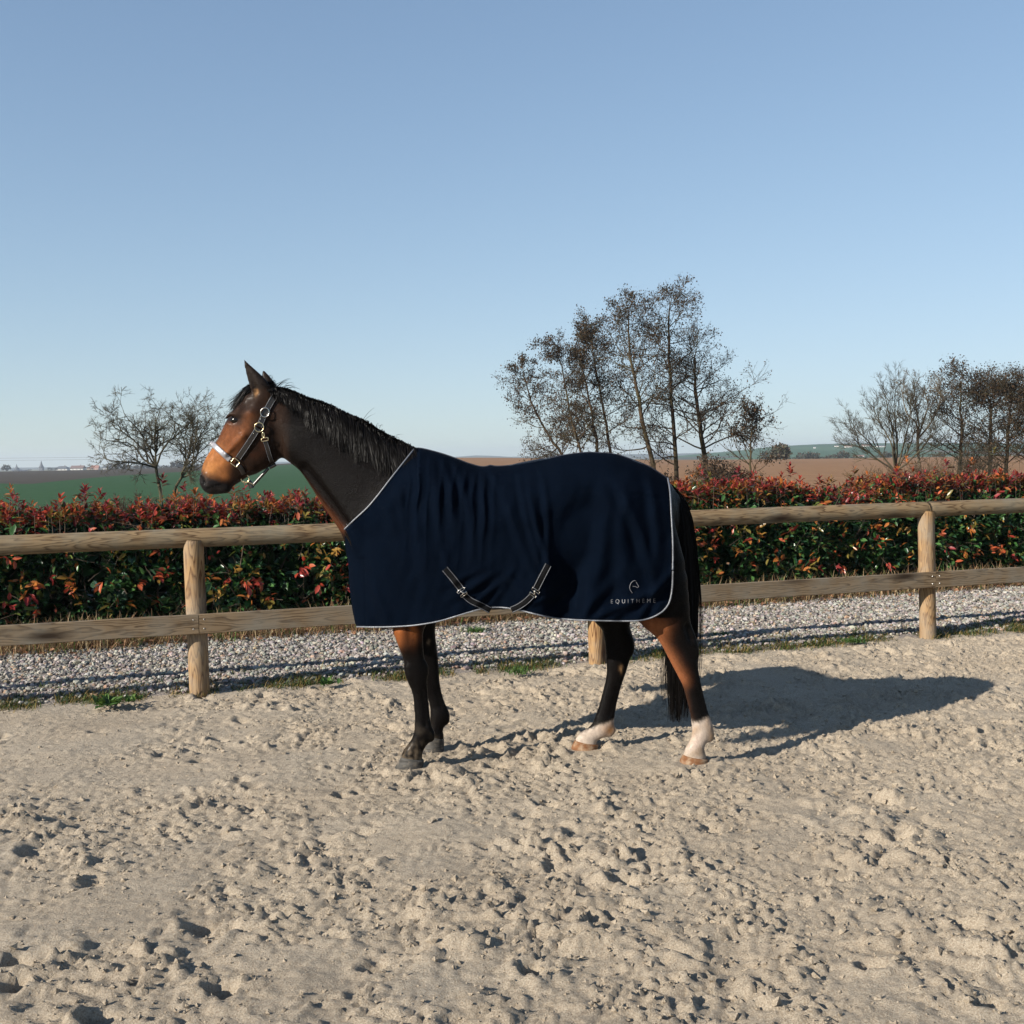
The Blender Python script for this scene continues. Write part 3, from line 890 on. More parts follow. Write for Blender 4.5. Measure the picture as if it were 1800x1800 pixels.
def bark_mat(name, c0, c1, c2):
    m = NT(name); v = m.coord()
    f_ = m.noise(m.map(v, (1, 1, .25)), 14, 5, .65); g_ = m.noise(v, 1.4, 3)
    c = m.mix(m.ramp(g_, [(.4, (0, 0, 0)), (.65, (.8, .8, .8))]), m.ramp(f_, [(.3, c0), (.7, c1)]), c2)
    m.p(color=c, rough=.9, spec=.2); m.bump(f_, .6, .02)
    return m.m
alder_bark = bark_mat('alder_bark', (.022, .016, .011), (.070, .045, .025), (.058, .050, .022))
bare_bark = bark_mat('bare_bark', (.030, .025, .018), (.075, .062, .042), (.070, .060, .032))
grey_bark = bark_mat('grey_bark', (.06, .05, .04), (.16, .135, .10), (.15, .11, .06))
twig_red = bark_mat('twig_bark', (.06, .038, .025), (.12, .075, .045), (.10, .075, .04))
dead_leaf = leaf_material('dead_leaf', .7, .25, .2)
DEAD = np.array([[.044, .032, .021], [.068, .043, .024], [.030, .027, .020], [.085, .050, .026], [.026, .026, .019]])
SMALL_V = np.array([[0, 0, 0], [.5, .34, .04], [1, 0, -.1], [.5, -.34, .04]])

def quads(pos, d, roll, length):
    R_ = frames(d, roll)
    V = np.einsum('nij,nkj->nki', R_, SMALL_V[None] * length[:, None, None]) + pos[:, None]
    return V.reshape(-1, 3), np.arange(len(pos) * 4).reshape(-1, 4)

def trunk_line(pts, Y, sway=.25, g=None, npts=16, ground_z=0.0):
    """px points (base first) at distance Y -> 3D path; the lowest point is brought down to the ground"""
    p = np.array([at(x, y, Y) for x, y in pts])
    s = np.linspace(0, 1, len(p))
    p[:, 1] += sway * np.sin(s * 2.5 + g.uniform(0, 6)) * s
    if p[0, 2] > .02 or p[0, 2] < -.05:
        p = np.vstack([[p[0, 0] + .12, p[0, 1], -.05], p]) if p[0, 2] > .3 else np.vstack([[p[0, 0], p[0, 1], -.05], p[1:]])
    return crom(p, npts)

def make_tree(name, label, group, trunks, Y, r0, cfg, seed, barkm, leafd=None, twigm=None):
    g = np.random.default_rng(seed)
    TP = [trunk_line(t, Y + g.uniform(-.3, .3), .3, g) for t in trunks]
    base = TP[0][0].copy(); base[2] = 0
    root = empty(name, base, label, 'tree', group)
    P = np.array(TP); n_ = P.shape[1]
    rr = np.array([r0] + [r0 * .62] * (len(TP) - 1)) if np.isscalar(r0) else np.array(r0)
    R = rr[:, None] * np.linspace(1, .06, n_)[None] ** .85
    P[:, 1:] += g.normal(size=P[:, 1:].shape) * .018
    Vt, qt = tubes(P, R, 8)
    mesh_obj('trunk', Vt, qt, barkm, root)
    lv = [(P, R, None)]
    Vs, qs, off = [], [], 0
    for li, c in enumerate(cfg):
        Pp, Rp, Lp = lv[-1]
        ln = c['len'] if Lp is None else Lp * c['len']
        Q, Rr, L = spawn(Pp, Rp, c['k'], c.get('tmin', .25), c['ang'], ln, c['n'], c.get('up', .05), c.get('wob', .12), c.get('rs', .55), c.get('rend', .003), g,
                         c.get('droop', 0), c.get('tpow', 1), c.get('shrink', .55), c.get('tmax', 1.0))
        lv.append((Q, Rr, L))
        v_, q_ = tubes(Q, Rr, 4 if li == 0 else 3)
        Vs.append(v_); qs.append(q_[0] + off); off += len(v_)
    mesh_obj('branches', np.concatenate(Vs), np.concatenate(qs), twigm or barkm, root)
    if leafd:
        Q, _, L = lv[-1]
        Q2, _, _ = lv[-2]
        ends = np.concatenate([Q[:, -1], Q[:, Q.shape[1] // 2], Q2[:, -1]])
        ends = ends[g.random(len(ends)) < leafd['frac']]
        lo = leafd.get('zmin', 0)
        clump = noise2(ends[:, 0] / .55 + seed, ends[:, 2] / .55 + ends[:, 1] / .8, seed) + .35 * (ends[:, 2] - ends[:, 2].mean()) / ends[:, 2].std() * .3
        ends = ends[(clump > leafd.get('cut', -.35)) & (ends[:, 2] > lo)]
        k_ = leafd['k']
        pos = np.repeat(ends, k_, 0) + g.normal(size=(len(ends) * k_, 3)) * leafd['spread']
        d_ = g.normal(size=pos.shape) * .8 + [0, 0, -.9]
        V, q = quads(pos, d_, g.uniform(-1.5, 1.5, len(pos)), g.uniform(.6, 1.3, len(pos)) * leafd['size'])
        c = DEAD[g.integers(0, 5, len(pos))] * g.uniform(.6, 1.3, (len(pos), 1))
        mesh_obj('crown', V, q, dead_leaf, root, col=np.repeat(c, 4, 0), smooth=False)
    return root

YA = 45.0
alder = [
    ('leaning slender alder with the lowest crown, bending away at the end of the row', [(1015, 862), (988, 799), (969, 773), (946, 734), (930, 695), (922, 665), (917, 645)], .10, 1.05, 2),
    ('thin leaning alder next to the lowest one, with sparse dead leaves', [(1035, 865), (1022, 795), (1011, 760), (998, 708), (990, 663), (983, 630), (968, 602)], .09, .95, 3),
    ('slim straight alder third from the low end of the row', [(1060, 866), (1051, 792), (1040, 728), (1030, 676), (1022, 630), (1013, 590)], .095, .95, 4),
    ('slim alder of middle height with a narrow leafy crown', [(1082, 867), (1072, 792), (1062, 724), (1048, 650), (1042, 610), (1041, 565)], .10, 1.0, 5),
    ('tall alder with a forked mossy trunk and brown leaves', [(1160, 868), (1144, 802), (1127, 728), (1117, 670), (1106, 625), (1104, 575), (1099, 530)], .14, 1.35, 6),
    ('tallest alder with straight dark trunk and full crown of dead leaves', [(1192, 878), (1190, 850), (1186, 776), (1180, 679), (1177, 599), (1178, 550), (1182, 520)], .15, 1.55, 7),
    ('ivy-brown alder with broad drooping side branches beside the tallest one', [(1244, 878), (1239, 808), (1230, 744), (1223, 679), (1223, 640), (1226, 612)], .17, 1.55, 8),
]
def alder_cfg(L, kk=1.0):
    return [dict(k=int(40 * kk), len=L * 2.05, ang=1.12, n=8, up=.055, wob=.12, rs=.30, tmin=.20, shrink=.72, rend=.004, droop=.05),
            dict(k=8, len=.42, ang=.75, n=5, up=.03, wob=.2, rs=.5, tmin=.22, shrink=.3, rend=.0038),
            dict(k=6, len=.55, ang=.75, n=2, up=-.03, wob=.25, rs=.5, tmin=.15, shrink=.3, rend=.0032)]
for lab, pts, r_, L, sd in alder:
    tr = [pts]
    if sd == 6: tr.append([(1132, 745), (1120, 728), (1108, 708), (1090, 698), (1073, 690)][0:5])
    make_tree('alder_tree', lab, 'alders behind the horse', tr[:1], YA + (sd % 3 - 1) * 1.2, r_ * .76, alder_cfg(L), sd, alder_bark,
              dict(frac=.33, k=3, spread=.10, size=.072, cut=-.75))
make_tree('alder_tree', 'small bushy alder with few leaves at the low end next to the open field', 'alders behind the horse',
          [[(1318, 880), (1319, 830), (1320, 792), (1324, 760), (1326, 728)]], 44.0, .055,
          [dict(k=30, len=1.75, ang=.85, n=7, up=.08, wob=.14, rs=.45, tmin=.12, shrink=.6, rend=.004), dict(k=7, len=.42, ang=.65, n=4, up=.05, wob=.2, rs=.5, tmin=.2, rend=.0035), dict(k=4, len=.45, ang=.7, n=3, wob=.25, rs=.5, rend=.003)],
          12, alder_bark, dict(frac=.5, k=3, spread=.09, size=.08, cut=-.5))
YR = 48.0
for lab, pts, r_, L, sd in [
    ('dark leafy alder with an open round crown standing next to the bare trees', [(1684, 875), (1688, 820), (1692, 759), (1688, 705), (1690, 656)], .10, 1.25, 22),
    ('alder with dense dark crown, middle one of the far group of three', [(1738, 875), (1739, 820), (1739, 734), (1735, 700), (1733, 676)], .10, 1.3, 23),
    ('alder at the far end of the group of three, its crown reddish brown', [(1768, 875), (1768, 820), (1772, 750), (1773, 705), (1774, 678)], .10, 1.3, 24),
    ('alder beyond the group of three, partly out of view', [(1830, 875), (1826, 800), (1822, 720), (1818, 662)], .10, 1.3, 25)]:
    make_tree('alder_tree', lab, 'alders beyond the long hedge', [pts], YR, r_, alder_cfg(L, 1.1), sd, alder_bark, dict(frac=.34, k=3, spread=.12, size=.072, cut=-.6, zmin=1.6))

bare_cfg = [dict(k=16, len=1.45, ang=.75, n=8, up=.06, wob=.15, rs=.5, tmin=.22, shrink=.45, rend=.004),
            dict(k=7, len=.55, ang=.7, n=6, up=.05, wob=.2, rs=.5, tmin=.2, shrink=.35, rend=.0032),
            dict(k=5, len=.5, ang=.75, n=4, up=.04, wob=.25, rs=.5, tmin=.15, shrink=.3, rend=.0026),
            dict(k=3, len=.5, ang=.7, n=3, up=.05, wob=.25, rs=.6, tmin=.2, shrink=.3, rend=.0022)]
def limbs_tree(name, label, group, stem, limbs, Y, r0, seed, barkm, cfg):
    """a bare tree whose main limbs are drawn one by one from the stem's top"""
    g = np.random.default_rng(seed)
    S = trunk_line(stem, Y, .1, g, 10)
    base = S[0].copy(); base[2] = 0
    root = empty(name, base, label, 'tree', group)
    V1, q1 = tubes(S[None], (r0 * np.linspace(1.1, .8, 10))[None], 8)
    mesh_obj('trunk', V1, q1, barkm, root)
    LP, LR = [], []
    for l_ in limbs:
        p = np.array([at(x, y, Y) for x, y in l_]); p[0] = S[-1]
        p[1:, 1] += np.cumsum(g.normal(size=len(p) - 1)) * .28
        LP.append(crom(p, 12)); LR.append(r0 * .62 * np.linspace(1, .1, 12) ** .9)
    P, R = np.array(LP), np.array(LR)
    P[:, 1:] += g.normal(size=P[:, 1:].shape) * .012
    Vs, qs, off = [], [], 0
    v_, q_ = tubes(P, R, 6); Vs.append(v_); qs.append(q_[0]); off = len(v_)
    cur = (P, R, None)
    for c in cfg:
        Q, Rr, L = spawn(cur[0], cur[1], c['k'], c.get('tmin', .2), c['ang'], c['len'] if cur[2] is None else cur[2] * c['len'], c['n'], c['up'], c['wob'], c['rs'], c['rend'], g, 0, 1, c.get('shrink', .5))
        v_, q_ = tubes(Q, Rr, 3); Vs.append(v_); qs.append(q_[0] + off); off += len(v_)
        cur = (Q, Rr, L)
    mesh_obj('branches', np.concatenate(Vs), np.concatenate(qs), barkm, root)
    return root
lcfg = [dict(k=14, len=.78, ang=.8, n=7, up=.05, wob=.22, rs=.55, tmin=.15, shrink=.4, rend=.003),
        dict(k=6, len=.55, ang=.8, n=5, up=.03, wob=.3, rs=.5, tmin=.15, shrink=.3, rend=.0026),
        dict(k=5, len=.55, ang=.8, n=3, up=.02, wob=.35, rs=.5, tmin=.15, shrink=.3, rend=.0022)]
YL = 30.0
limbs_tree('bare_tree', 'leafless spreading tree with forked trunk in front of the green field', 'bare trees by the green field',
           [(284, 905), (283, 872), (277, 844), (272, 822)],
           [[(272, 822), (256, 797), (224, 768), (200, 749), (186, 728)], [(272, 822), (272, 800), (271, 767), (267, 740), (248, 708)], [(272, 822), (293, 789), (307, 763), (323, 741), (332, 722)],
            [(272, 822), (250, 808), (225, 782), (190, 775), (165, 760)], [(272, 822), (275, 780), (278, 750), (290, 722), (300, 706)], [(272, 822), (262, 790), (246, 762), (232, 735), (222, 712)], [(272, 822), (255, 815), (230, 812), (205, 806), (192, 798)]],
           YL, .046, 31, bare_bark, lcfg)
limbs_tree('bare_tree', 'leafless tree leaning behind the muzzle of the horse, low fork near the hedge', 'bare trees by the green field',
           [(304, 905), (305, 877), (308, 857), (320, 839)],
           [[(320, 839), (324, 807), (335, 773), (327, 740), (313, 709)], [(320, 839), (331, 827), (347, 800), (367, 779), (399, 758)], [(320, 839), (340, 830), (351, 790), (352, 750), (350, 708)],
            [(320, 839), (326, 800), (322, 770), (308, 745), (296, 728)], [(320, 839), (345, 805), (352, 770), (372, 745), (384, 722)], [(320, 839), (333, 800), (338, 770), (345, 745), (330, 718)]],
           YL, .042, 32, bare_bark, lcfg)
rcfg = [dict(k=12, len=1.4, ang=.5, n=7, up=.10, wob=.12, rs=.5, tmin=.15, shrink=.45, rend=.0035),
        dict(k=7, len=.55, ang=.55, n=5, up=.10, wob=.18, rs=.5, tmin=.15, shrink=.3, rend=.003),
        dict(k=6, len=.6, ang=.55, n=2, up=.08, wob=.2, rs=.5, tmin=.15, shrink=.3, rend=.0028)]
limbs_tree('bare_tree', 'fine-twigged leafless tree with many fanned stems above the hedge', 'bare trees beyond the long hedge',
           [(1571, 875), (1571, 852), (1573, 830)],
           [[(1573, 830), (1574, 771), (1573, 722), (1575, 664)], [(1573, 830), (1560, 780), (1545, 745), (1530, 712)], [(1573, 830), (1548, 795), (1525, 765), (1508, 745)], [(1573, 830), (1585, 780), (1592, 730), (1600, 690)],
            [(1573, 830), (1565, 770), (1556, 720), (1552, 685)], [(1573, 830), (1592, 790), (1604, 752), (1615, 715)], [(1573, 830), (1530, 800), (1505, 785), (1485, 772)], [(1573, 830), (1605, 800), (1625, 770), (1640, 750)]],
           46.0, .065, 33, bare_bark, rcfg)
limbs_tree('bare_tree', 'pale-barked leafless tree forking halfway up beside the fine-twigged one', 'bare trees beyond the long hedge',
           [(1622, 880), (1619, 837), (1615, 800), (1614, 771)],
           [[(1614, 771), (1605, 745), (1599, 725), (1594, 695), (1592, 672)], [(1614, 771), (1624, 735), (1631, 710), (1626, 690), (1612, 668)], [(1614, 771), (1612, 740), (1610, 710), (1608, 680), (1606, 664)], [(1614, 771), (1632, 745), (1640, 720), (1642, 700), (1640, 680)]],
           47.0, .07, 34, grey_bark, [dict(k=9, len=.9, ang=.55, n=6, up=.1, wob=.14, rs=.5, tmin=.2, shrink=.4, rend=.003)] + rcfg[1:])

def scrub(name, label, group, px_, py_, Y, wpx, hpx, nst, seed, barkm, leafn=0, ang=.5, tone=1.0):
    """a leafless thicket of thin stems rising from one root"""
    g = np.random.default_rng(seed)
    b = at(px_, py_, Y); b[2] = 0
    sp, hh = wpx / 2000 * Y, hpx / 2000 * Y
    root = empty(name, b, label, 'shrub', group)
    P = np.empty((nst, 7, 3)); tx = g.uniform(-1, 1, nst) * sp; ty = g.uniform(-1, 1, nst) * sp * .6
    hz_ = hh * g.uniform(.55, 1.05, nst) * (1 - .45 * (np.abs(tx) / sp) ** 2)
    t = np.linspace(0, 1, 7)
    P[:, :, 0] = b[0] + g.normal(size=(nst, 1)) * sp * .25 + tx[:, None] * t ** 1.2
    P[:, :, 1] = b[1] + g.normal(size=(nst, 1)) * .2 + ty[:, None] * t
    P[:, :, 2] = -.03 + hz_[:, None] * t ** .85
    P[:, 1:] += g.normal(size=(nst, 6, 3)) * .03
    R = np.linspace(.016, .004, 7)[None] * g.uniform(.6, 1.4, (nst, 1))
    Q, Rq, L = spawn(P, R, 8, .2, .6, .45 * hh, 5, .08, .18, .5, .003, g)
    Q2, Rq2, L2 = spawn(Q, Rq, 6, .2, .6, L * .5, 2, .06, .2, .5, .0028, g)
    v1, q1 = tubes(P, R, 4); mesh_obj('stems', v1, q1, barkm, root)
    v2, q2 = tubes(Q, Rq, 3); v3, q3 = tubes(Q2, Rq2, 3)
    mesh_obj('twigs', np.concatenate([v2, v3]), np.concatenate([q2[0], q3[0] + len(v2)]), barkm, root)
    if leafn:
        e = Q2[g.integers(0, len(Q2), leafn), -1] + g.normal(size=(leafn, 3)) * .06
        V, q = quads(e, g.normal(size=(leafn, 3)) + [0, 0, -.7], g.uniform(-1.5, 1.5, leafn), g.uniform(.6, 1.2, leafn) * .08)
        c = DEAD[g.integers(0, 5, leafn)] * g.uniform(.7, 1.4, (leafn, 1)) * tone
        mesh_obj('crown', V, q, dead_leaf, root, col=np.repeat(c, 4, 0), smooth=False)
scrub('shrub', 'brown tangled thicket at the foot of the ivy-brown alder', 'thickets under the trees', 1250, 878, 43.0, 30, 75, 30, 51, twig_red, 2600)
scrub('shrub', 'dry twiggy thicket between the alders and the open field', 'thickets under the trees', 1298, 878, 43.5, 26, 62, 26, 52, twig_red, 900)
scrub('shrub', 'sparse dry thicket under the tall alders', 'thickets under the trees', 1160, 880, 44.5, 34, 46, 22, 53, twig_red, 900)
scrub('shrub', 'low bare thicket fanning over the hedge dip', 'thickets under the trees', 1555, 880, 40.0, 60, 70, 34, 54, twig_red, 0)
scrub('shrub', 'reddish bare thicket in front of the pale-barked tree', 'thickets under the trees', 1640, 880, 40.0, 50, 72, 34, 55, twig_red, 0)
scrub('shrub', 'upright bare stems under the dark alders', 'thickets under the trees', 1715, 880, 42.0, 45, 95, 26, 56, bare_bark, 200)
scrub('shrub', 'low grey bramble arching over the hedge under the spreading bare tree', 'thickets by the green field', 225, 905, 26.0, 70, 75, 34, 57, bare_bark, 0)
scrub('shrub', 'low tangled bramble behind the chin of the horse', 'thickets by the green field', 420, 905, 24.0, 90, 78, 30, 58, bare_bark, 0)
scrub('shrub', 'dark bramble below the muzzle of the horse', 'thickets by the green field', 330, 905, 26.0, 45, 80, 26, 59, bare_bark, 120)

def far_tree(px_, py_, D, wpx, hpx, seed, label, group, dense=700, tone=1.0):
    """a distant round-headed tree: trunk, limbs and a ragged crown of leaf clumps"""
    g = np.random.default_rng(seed)
    b = at(px_, py_, D); s = D / 2000
    root = empty('distant_tree', b, label, 'tree', group)
    w_, h_ = wpx * s / 2, hpx * s
    P = np.array([[b, b + [0, 0, h_ * .3], b + [w_ * .1, 0, h_ * .6]]]); V, q = tubes(P, np.array([[.06, .05, .02]]) * h_ * .5, 6)
    mesh_obj('trunk', V, q, alder_bark, root)
    e = g.normal(size=(dense, 3)); e /= np.linalg.norm(e, axis=1, keepdims=True); e *= g.uniform(.35, 1.0, (dense, 1)) ** .5
    e = e * (1 + .35 * noise2(e[:, 0] * 2.3 + seed, e[:, 2] * 2.3, seed)[:, None])
    pos = b + e * [w_, w_, h_ * .42] + [0, 0, h_ * .55]
    V, q = quads(pos, g.normal(size=(dense, 3)), g.uniform(-1.5, 1.5, dense), g.uniform(.12, .3, dense) * h_)
    c = np.array([[.05, .045, .03], [.07, .055, .04], [.04, .045, .03]])[g.integers(0, 3, dense)] * tone
    mesh_obj('crown', V, q, dead_leaf, root, col=np.repeat(c, 4, 0), smooth=False)
far_tree(11, 828, 900, 16, 11, 61, 'round bare tree at the end of the far village', None, 260)
far_tree(52, 828.5, 1250, 9, 4, 62, 'low bush beside the white-walled hall of the far village', None, 120)
far_tree(88, 828, 1200, 12, 6.5, 63, 'dark bushy tree between the spire and the hip-roofed house', None, 200)
far_tree(98, 828, 1200, 7, 6, 64, 'small dark tree against the hip-roofed house', None, 150)
for i, x in enumerate([198, 214, 232, 250, 268, 290, 312, 330, 352]):
    far_tree(x, 829.5, 800, 24, 16 + 5 * math.sin(i * 2.3), 70 + i, 'dark distant tree in the row behind the bare spreading trees', 'row of dark trees beyond the green field', 240)
for i, x in enumerate([1348, 1372, 1396, 1412, 1428, 1444, 1462, 1482, 1506, 1530, 1556, 1585, 1612, 1650]):
    far_tree(x, 811, 470, 26, 13 + 5 * math.sin(i * 1.9 + 1), 90 + i, 'grey distant tree in the belt at the end of the brown field', 'tree belt at the end of the brown field', 260, 1.1)
far_tree(1372, 808, 230, 30, 26, 120, 'pale rounded tree standing alone at the end of the alder row', None, 900, 1.7)
for i, x in enumerate([820, 845, 905]):
    far_tree(x, 811, 520, 14, 5, 130 + i, 'small grey tree on the skyline above the back of the horse', 'trees on the skyline above the rug', 120)

# ------------------------------------------------------------------ the far village
wallw = plain('limewash', (.62, .60, .56), .9); wallc = plain('cream_wall', (.50, .42, .30), .9); wallp = plain('pink_wall', (.48, .32, .26), .9)
slate = plain('slate_roof', (.075, .08, .09), .7); tile = plain('brown_tile_roof', (.13, .08, .065), .85); rtile = plain('red_tile_roof', (.26, .12, .085), .85)
def house(px0, px1, ytop, ybase, D, walls, roof, label, hip=False, group='houses of the far village', chimney=True):
    a_, b_ = at(px0, ybase, D), at(px1, ybase, D)
    s = D / 2000; wd_ = b_[0] - a_[0]; hh = (ybase - ytop) * s; z0 = a_[2] - .6
    c_ = (a_ + b_) / 2
    root = empty('house', (c_[0], c_[1], z0), label, 'house', group)
    dp = wd_ * .65; eh = hh * .42 + .6
    V, Fq = box(c_[0], c_[1], z0 + eh / 2, wd_ * .94, dp, eh); mesh_obj('wall', V, Fq, walls, root, smooth=False)
    x0, x1, y0, y1, zt, ze = c_[0] - wd_ / 2, c_[0] + wd_ / 2, c_[1] - dp * .58, c_[1] + dp * .58, z0 + hh + .6, z0 + eh - .1
    ins = wd_ * .22 if hip else 0
    V = np.array([[x0, y0, ze], [x1, y0, ze], [x1, y1, ze], [x0, y1, ze], [x0 + ins, c_[1], zt], [x1 - ins, c_[1], zt]])
    rf_ = mesh_obj('roof', V, [np.array([[0, 1, 5, 4], [2, 3, 4, 5], [3, 2, 1, 0]]), np.array([[0, 4, 3], [1, 2, 5]])], roof, root, smooth=False)
    if chimney:
        V, Fq = box(c_[0] + wd_ * .2, c_[1], zt + .1, wd_ * .05, wd_ * .05, hh * .28); mesh_obj('chimney', V, Fq, tile, rf_, smooth=False)
    for k_ in (-.28, 0.02, .3):
        V, Fq = box(c_[0] + wd_ * k_, c_[1] - dp * .5 - .02, z0 + eh * .62, wd_ * .06, .1, eh * .3); mesh_obj('window', V, Fq, slate, root, smooth=False)
house(99, 121, 819.5, 827.5, 1250, wallw, slate, 'far house with pale walls and grey hipped roof', True)
house(126, 149, 818.5, 827, 1230, wallw, tile, 'long far house with brown tiled gable roof')
house(154, 163, 821.5, 826.5, 1210, wallc, tile, 'small far house with cream gable')
house(161, 175, 818, 826, 1250, wallp, rtile, 'far house with pinkish walls and red roof')
house(182, 192, 819.5, 826, 1200, wallw, slate, 'small white far house next to the dark trees')
house(22, 46, 826, 828.6, 1300, wallw, slate, 'low white hall beside the swept spire', False, chimney=False)
def spire(px_, ytip, ysh, ybase, wt, D, label, flare):
    s = D / 2000; b = at(px_, ybase, D); z0 = b[2] - .5
    root = empty('church_tower', (b[0], b[1], z0), label, 'church tower', 'church towers of the far village')
    w_ = wt * s; hs = (ybase - ysh) * s + .5; ht = (ysh - ytip) * s
    V, Fq = box(b[0], b[1], z0 + hs / 2, w_, w_, hs); mesh_obj('tower', V, Fq, wallw if flare > 2 else slate, root, smooth=False)
    zs = np.array([0, .08, .25, .5, 1.0]); rr = np.array([.62 * flare, .45 * flare, .30 * flare, .28, .02]) * w_
    if flare < 2: rr = np.array([.75, .55, .4, .25, .02]) * w_
    th = np.arange(8) / 8 * 2 * np.pi + np.pi / 8
    V = np.concatenate([np.c_[b[0] + r_ * np.cos(th), b[1] + r_ * np.sin(th), np.full(8, z0 + hs - .05 + z_ * ht)] for r_, z_ in zip(rr, zs)])
    k_ = np.arange(8)
    q = np.concatenate([np.stack([i * 8 + k_, i * 8 + (k_ + 1) % 8, (i + 1) * 8 + (k_ + 1) % 8, (i + 1) * 8 + k_], 1) for i in range(4)])
    mesh_obj('spire', V, [q, k_[None, ::-1], 32 + k_[None]], slate, root, smooth=False)
spire(29.5, 815.5, 826, 828.5, 6, 1290, 'squat church tower with a swept bell-shaped dark spire', 2.4)
spire(73, 809.5, 821, 828.5, 6.5, 1300, 'grey church tower with a tall pointed spire', 1)
for i, (x0, x1, yt, yb) in enumerate([(1467, 1474, 782, 784.5), (1485, 1497, 783, 785.5), (1430, 1434, 785, 787), (1515, 1530, 781.5, 784), (1540, 1556, 782.5, 785), (1500, 1518, 800, 802)]):
    house(x0, x1, yt, yb, 1150 if yb < 790 else 900, wallw, rtile if i % 2 else slate,
          'tiny pale farm building on the green hillside', group='farm buildings on the hillside', chimney=False)

# two wires carried by poles that stand out of view and behind the horse
pole_w = plain('pole_wood', (.16, .13, .10), .9)
wire_m = plain('wire_metal', (.10, .10, .11), .5)
pl = [at(-160, 829, 300), at(616, 823, 300)]
for p_, lab_ in zip(pl, ('wooden utility pole at the church end of the overhead wires', 'wooden utility pole behind the neck of the horse')):
    r = empty('utility_pole', (p_[0], p_[1], 0), lab_, 'pole', 'utility poles')
    zt = 4.6
    V, q = tubes(np.array([[[p_[0], p_[1], -.5], [p_[0], p_[1], 2], [p_[0], p_[1], zt]]]), np.array([[.14, .12, .10]]), 8); mesh_obj('pole', V, q, pole_w, r)
    V, Fq = box(p_[0], p_[1], zt - .15, .12, 1.4, .12); mesh_obj('crossarm', V, Fq, pole_w, r, smooth=False)
for k_, (dy, za) in enumerate([(-.6, 3.95), (.6, 4.55)]):
    t = np.linspace(0, 1, 30)[:, None]
    P = pl[0] * (1 - t) + pl[1] * t; P[:, 1] += dy; P[:, 2] = za - .0 * t[:, 0] - 1.1 * 4 * t[:, 0] * (1 - t[:, 0]) * .4
    V, q = tubes(P[None], np.full((1, 30), .022), 4)
    tag(mesh_obj('overhead_wire', V, q, wire_m), ['lower thin overhead wire before the village skyline', 'upper thin overhead wire before the village skyline'][k_], 'wire', 'overhead wires')

# ------------------------------------------------------------------ horse
Y0, YN, YF = 6.25, 6.085, 6.415            # mid plane, near legs, far legs
VOX = .0088
lo = np.array([-1.83, Y0 - .43, -.03]); hi_ = np.array([1.24, Y0 + .43, 2.33])
dims = np.ceil((hi_ - lo) / VOX).astype(int) + 1
gx = (lo[0] + VOX * np.arange(dims[0])).astype(np.float32)
gy = (lo[1] + VOX * np.arange(dims[1])).astype(np.float32)
gz = (lo[2] + VOX * np.arange(dims[2])).astype(np.float32)
FLD = np.full(dims, 1.0, np.float32)

def limb(pts, Y=Y0, n=14, k=.03, sub=False, dy=0.0):
    """a tapering limb: rows of (px, py, radius px in the side view, half-thickness m across[, offset m across]); blended into the body field"""
    p = np.array([list(r) + [0.0] * (5 - len(r)) for r in pts], float)
    p = crom(p, n) if len(p) > 2 else np.stack([np.linspace(p[0, i], p[1, i], n) for i in range(5)], 1)
    c = np.array([at(a_, b_, Y) for a_, b_ in p[:, :2]])
    rp = np.maximum(p[:, 2] * Y / 2000, .002); rq = np.maximum(p[:, 3], .002); yc = Y + p[:, 4] + dy
    mg = .06
    i0 = np.maximum(((np.array([(c[:, 0] - rp).min(), (yc - rq).min(), (c[:, 2] - rp).min()]) - mg - lo) / VOX).astype(int), 0)
    i1 = np.minimum(((np.array([(c[:, 0] + rp).max(), (yc + rq).max(), (c[:, 2] + rp).max()]) + mg - lo) / VOX).astype(int) + 2, dims)
    sl = tuple(slice(a_, b_) for a_, b_ in zip(i0, i1))
    X_, Y_, Z_ = gx[sl[0]][:, None], gy[sl[1]], gz[sl[2]][None, :]
    best = None
    for j in range(len(c) - 1):
        ax, az = c[j, 0], c[j, 2]; bx, bz = c[j + 1, 0] - ax, c[j + 1, 2] - az
        t = np.clip(((X_ - ax) * bx + (Z_ - az) * bz) / (bx * bx + bz * bz + 1e-9), 0, 1).astype(np.float32)
        din2 = (X_ - ax - t * bx) ** 2 + (Z_ - az - t * bz) ** 2
        rpt = rp[j] + t * (rp[j + 1] - rp[j]); rqt = rq[j] + t * (rq[j + 1] - rq[j]); yct = yc[j] + t * (yc[j + 1] - yc[j])
        A_ = (din2 / rpt ** 2).astype(np.float32)[:, None, :]
        q_ = ((Y_[None, :, None] - yct[:, None, :]) / rqt[:, None, :]).astype(np.float32)
        f = (np.sqrt(A_ + q_ * q_) - 1) * np.minimum(rpt, rqt)[:, None, :].astype(np.float32)
        best = f if best is None else np.minimum(best, f)
    cur = FLD[sl]
    if sub:
        best = -best
        h = np.clip(.5 - .5 * (best - cur) / k, 0, 1)
        FLD[sl] = best * (1 - h) + cur * h + k * h * (1 - h)
    else:
        h = np.clip(.5 + .5 * (best - cur) / k, 0, 1)
        FLD[sl] = best * (1 - h) + cur * h - k * h * (1 - h)

# trunk
limb([(702, 962, 84, .21), (745, 938, 126, .265), (800, 936, 118, .30), (880, 940, 117, .325), (960, 930, 124, .325), (1030, 915, 112, .30), (1088, 908, 100, .27), (1112, 914, 84, .22)], n=20, k=.05)
limb([(660, 800, 22, .06), (735, 822, 26, .07), (810, 850, 24, .07)], n=6, k=.06)                       # withers
limb([(1020, 830, 26, .12), (1090, 840, 30, .12), (1150, 862, 22, .07), (1180, 880, 14, .04)], n=6, k=.05)  # croup to dock
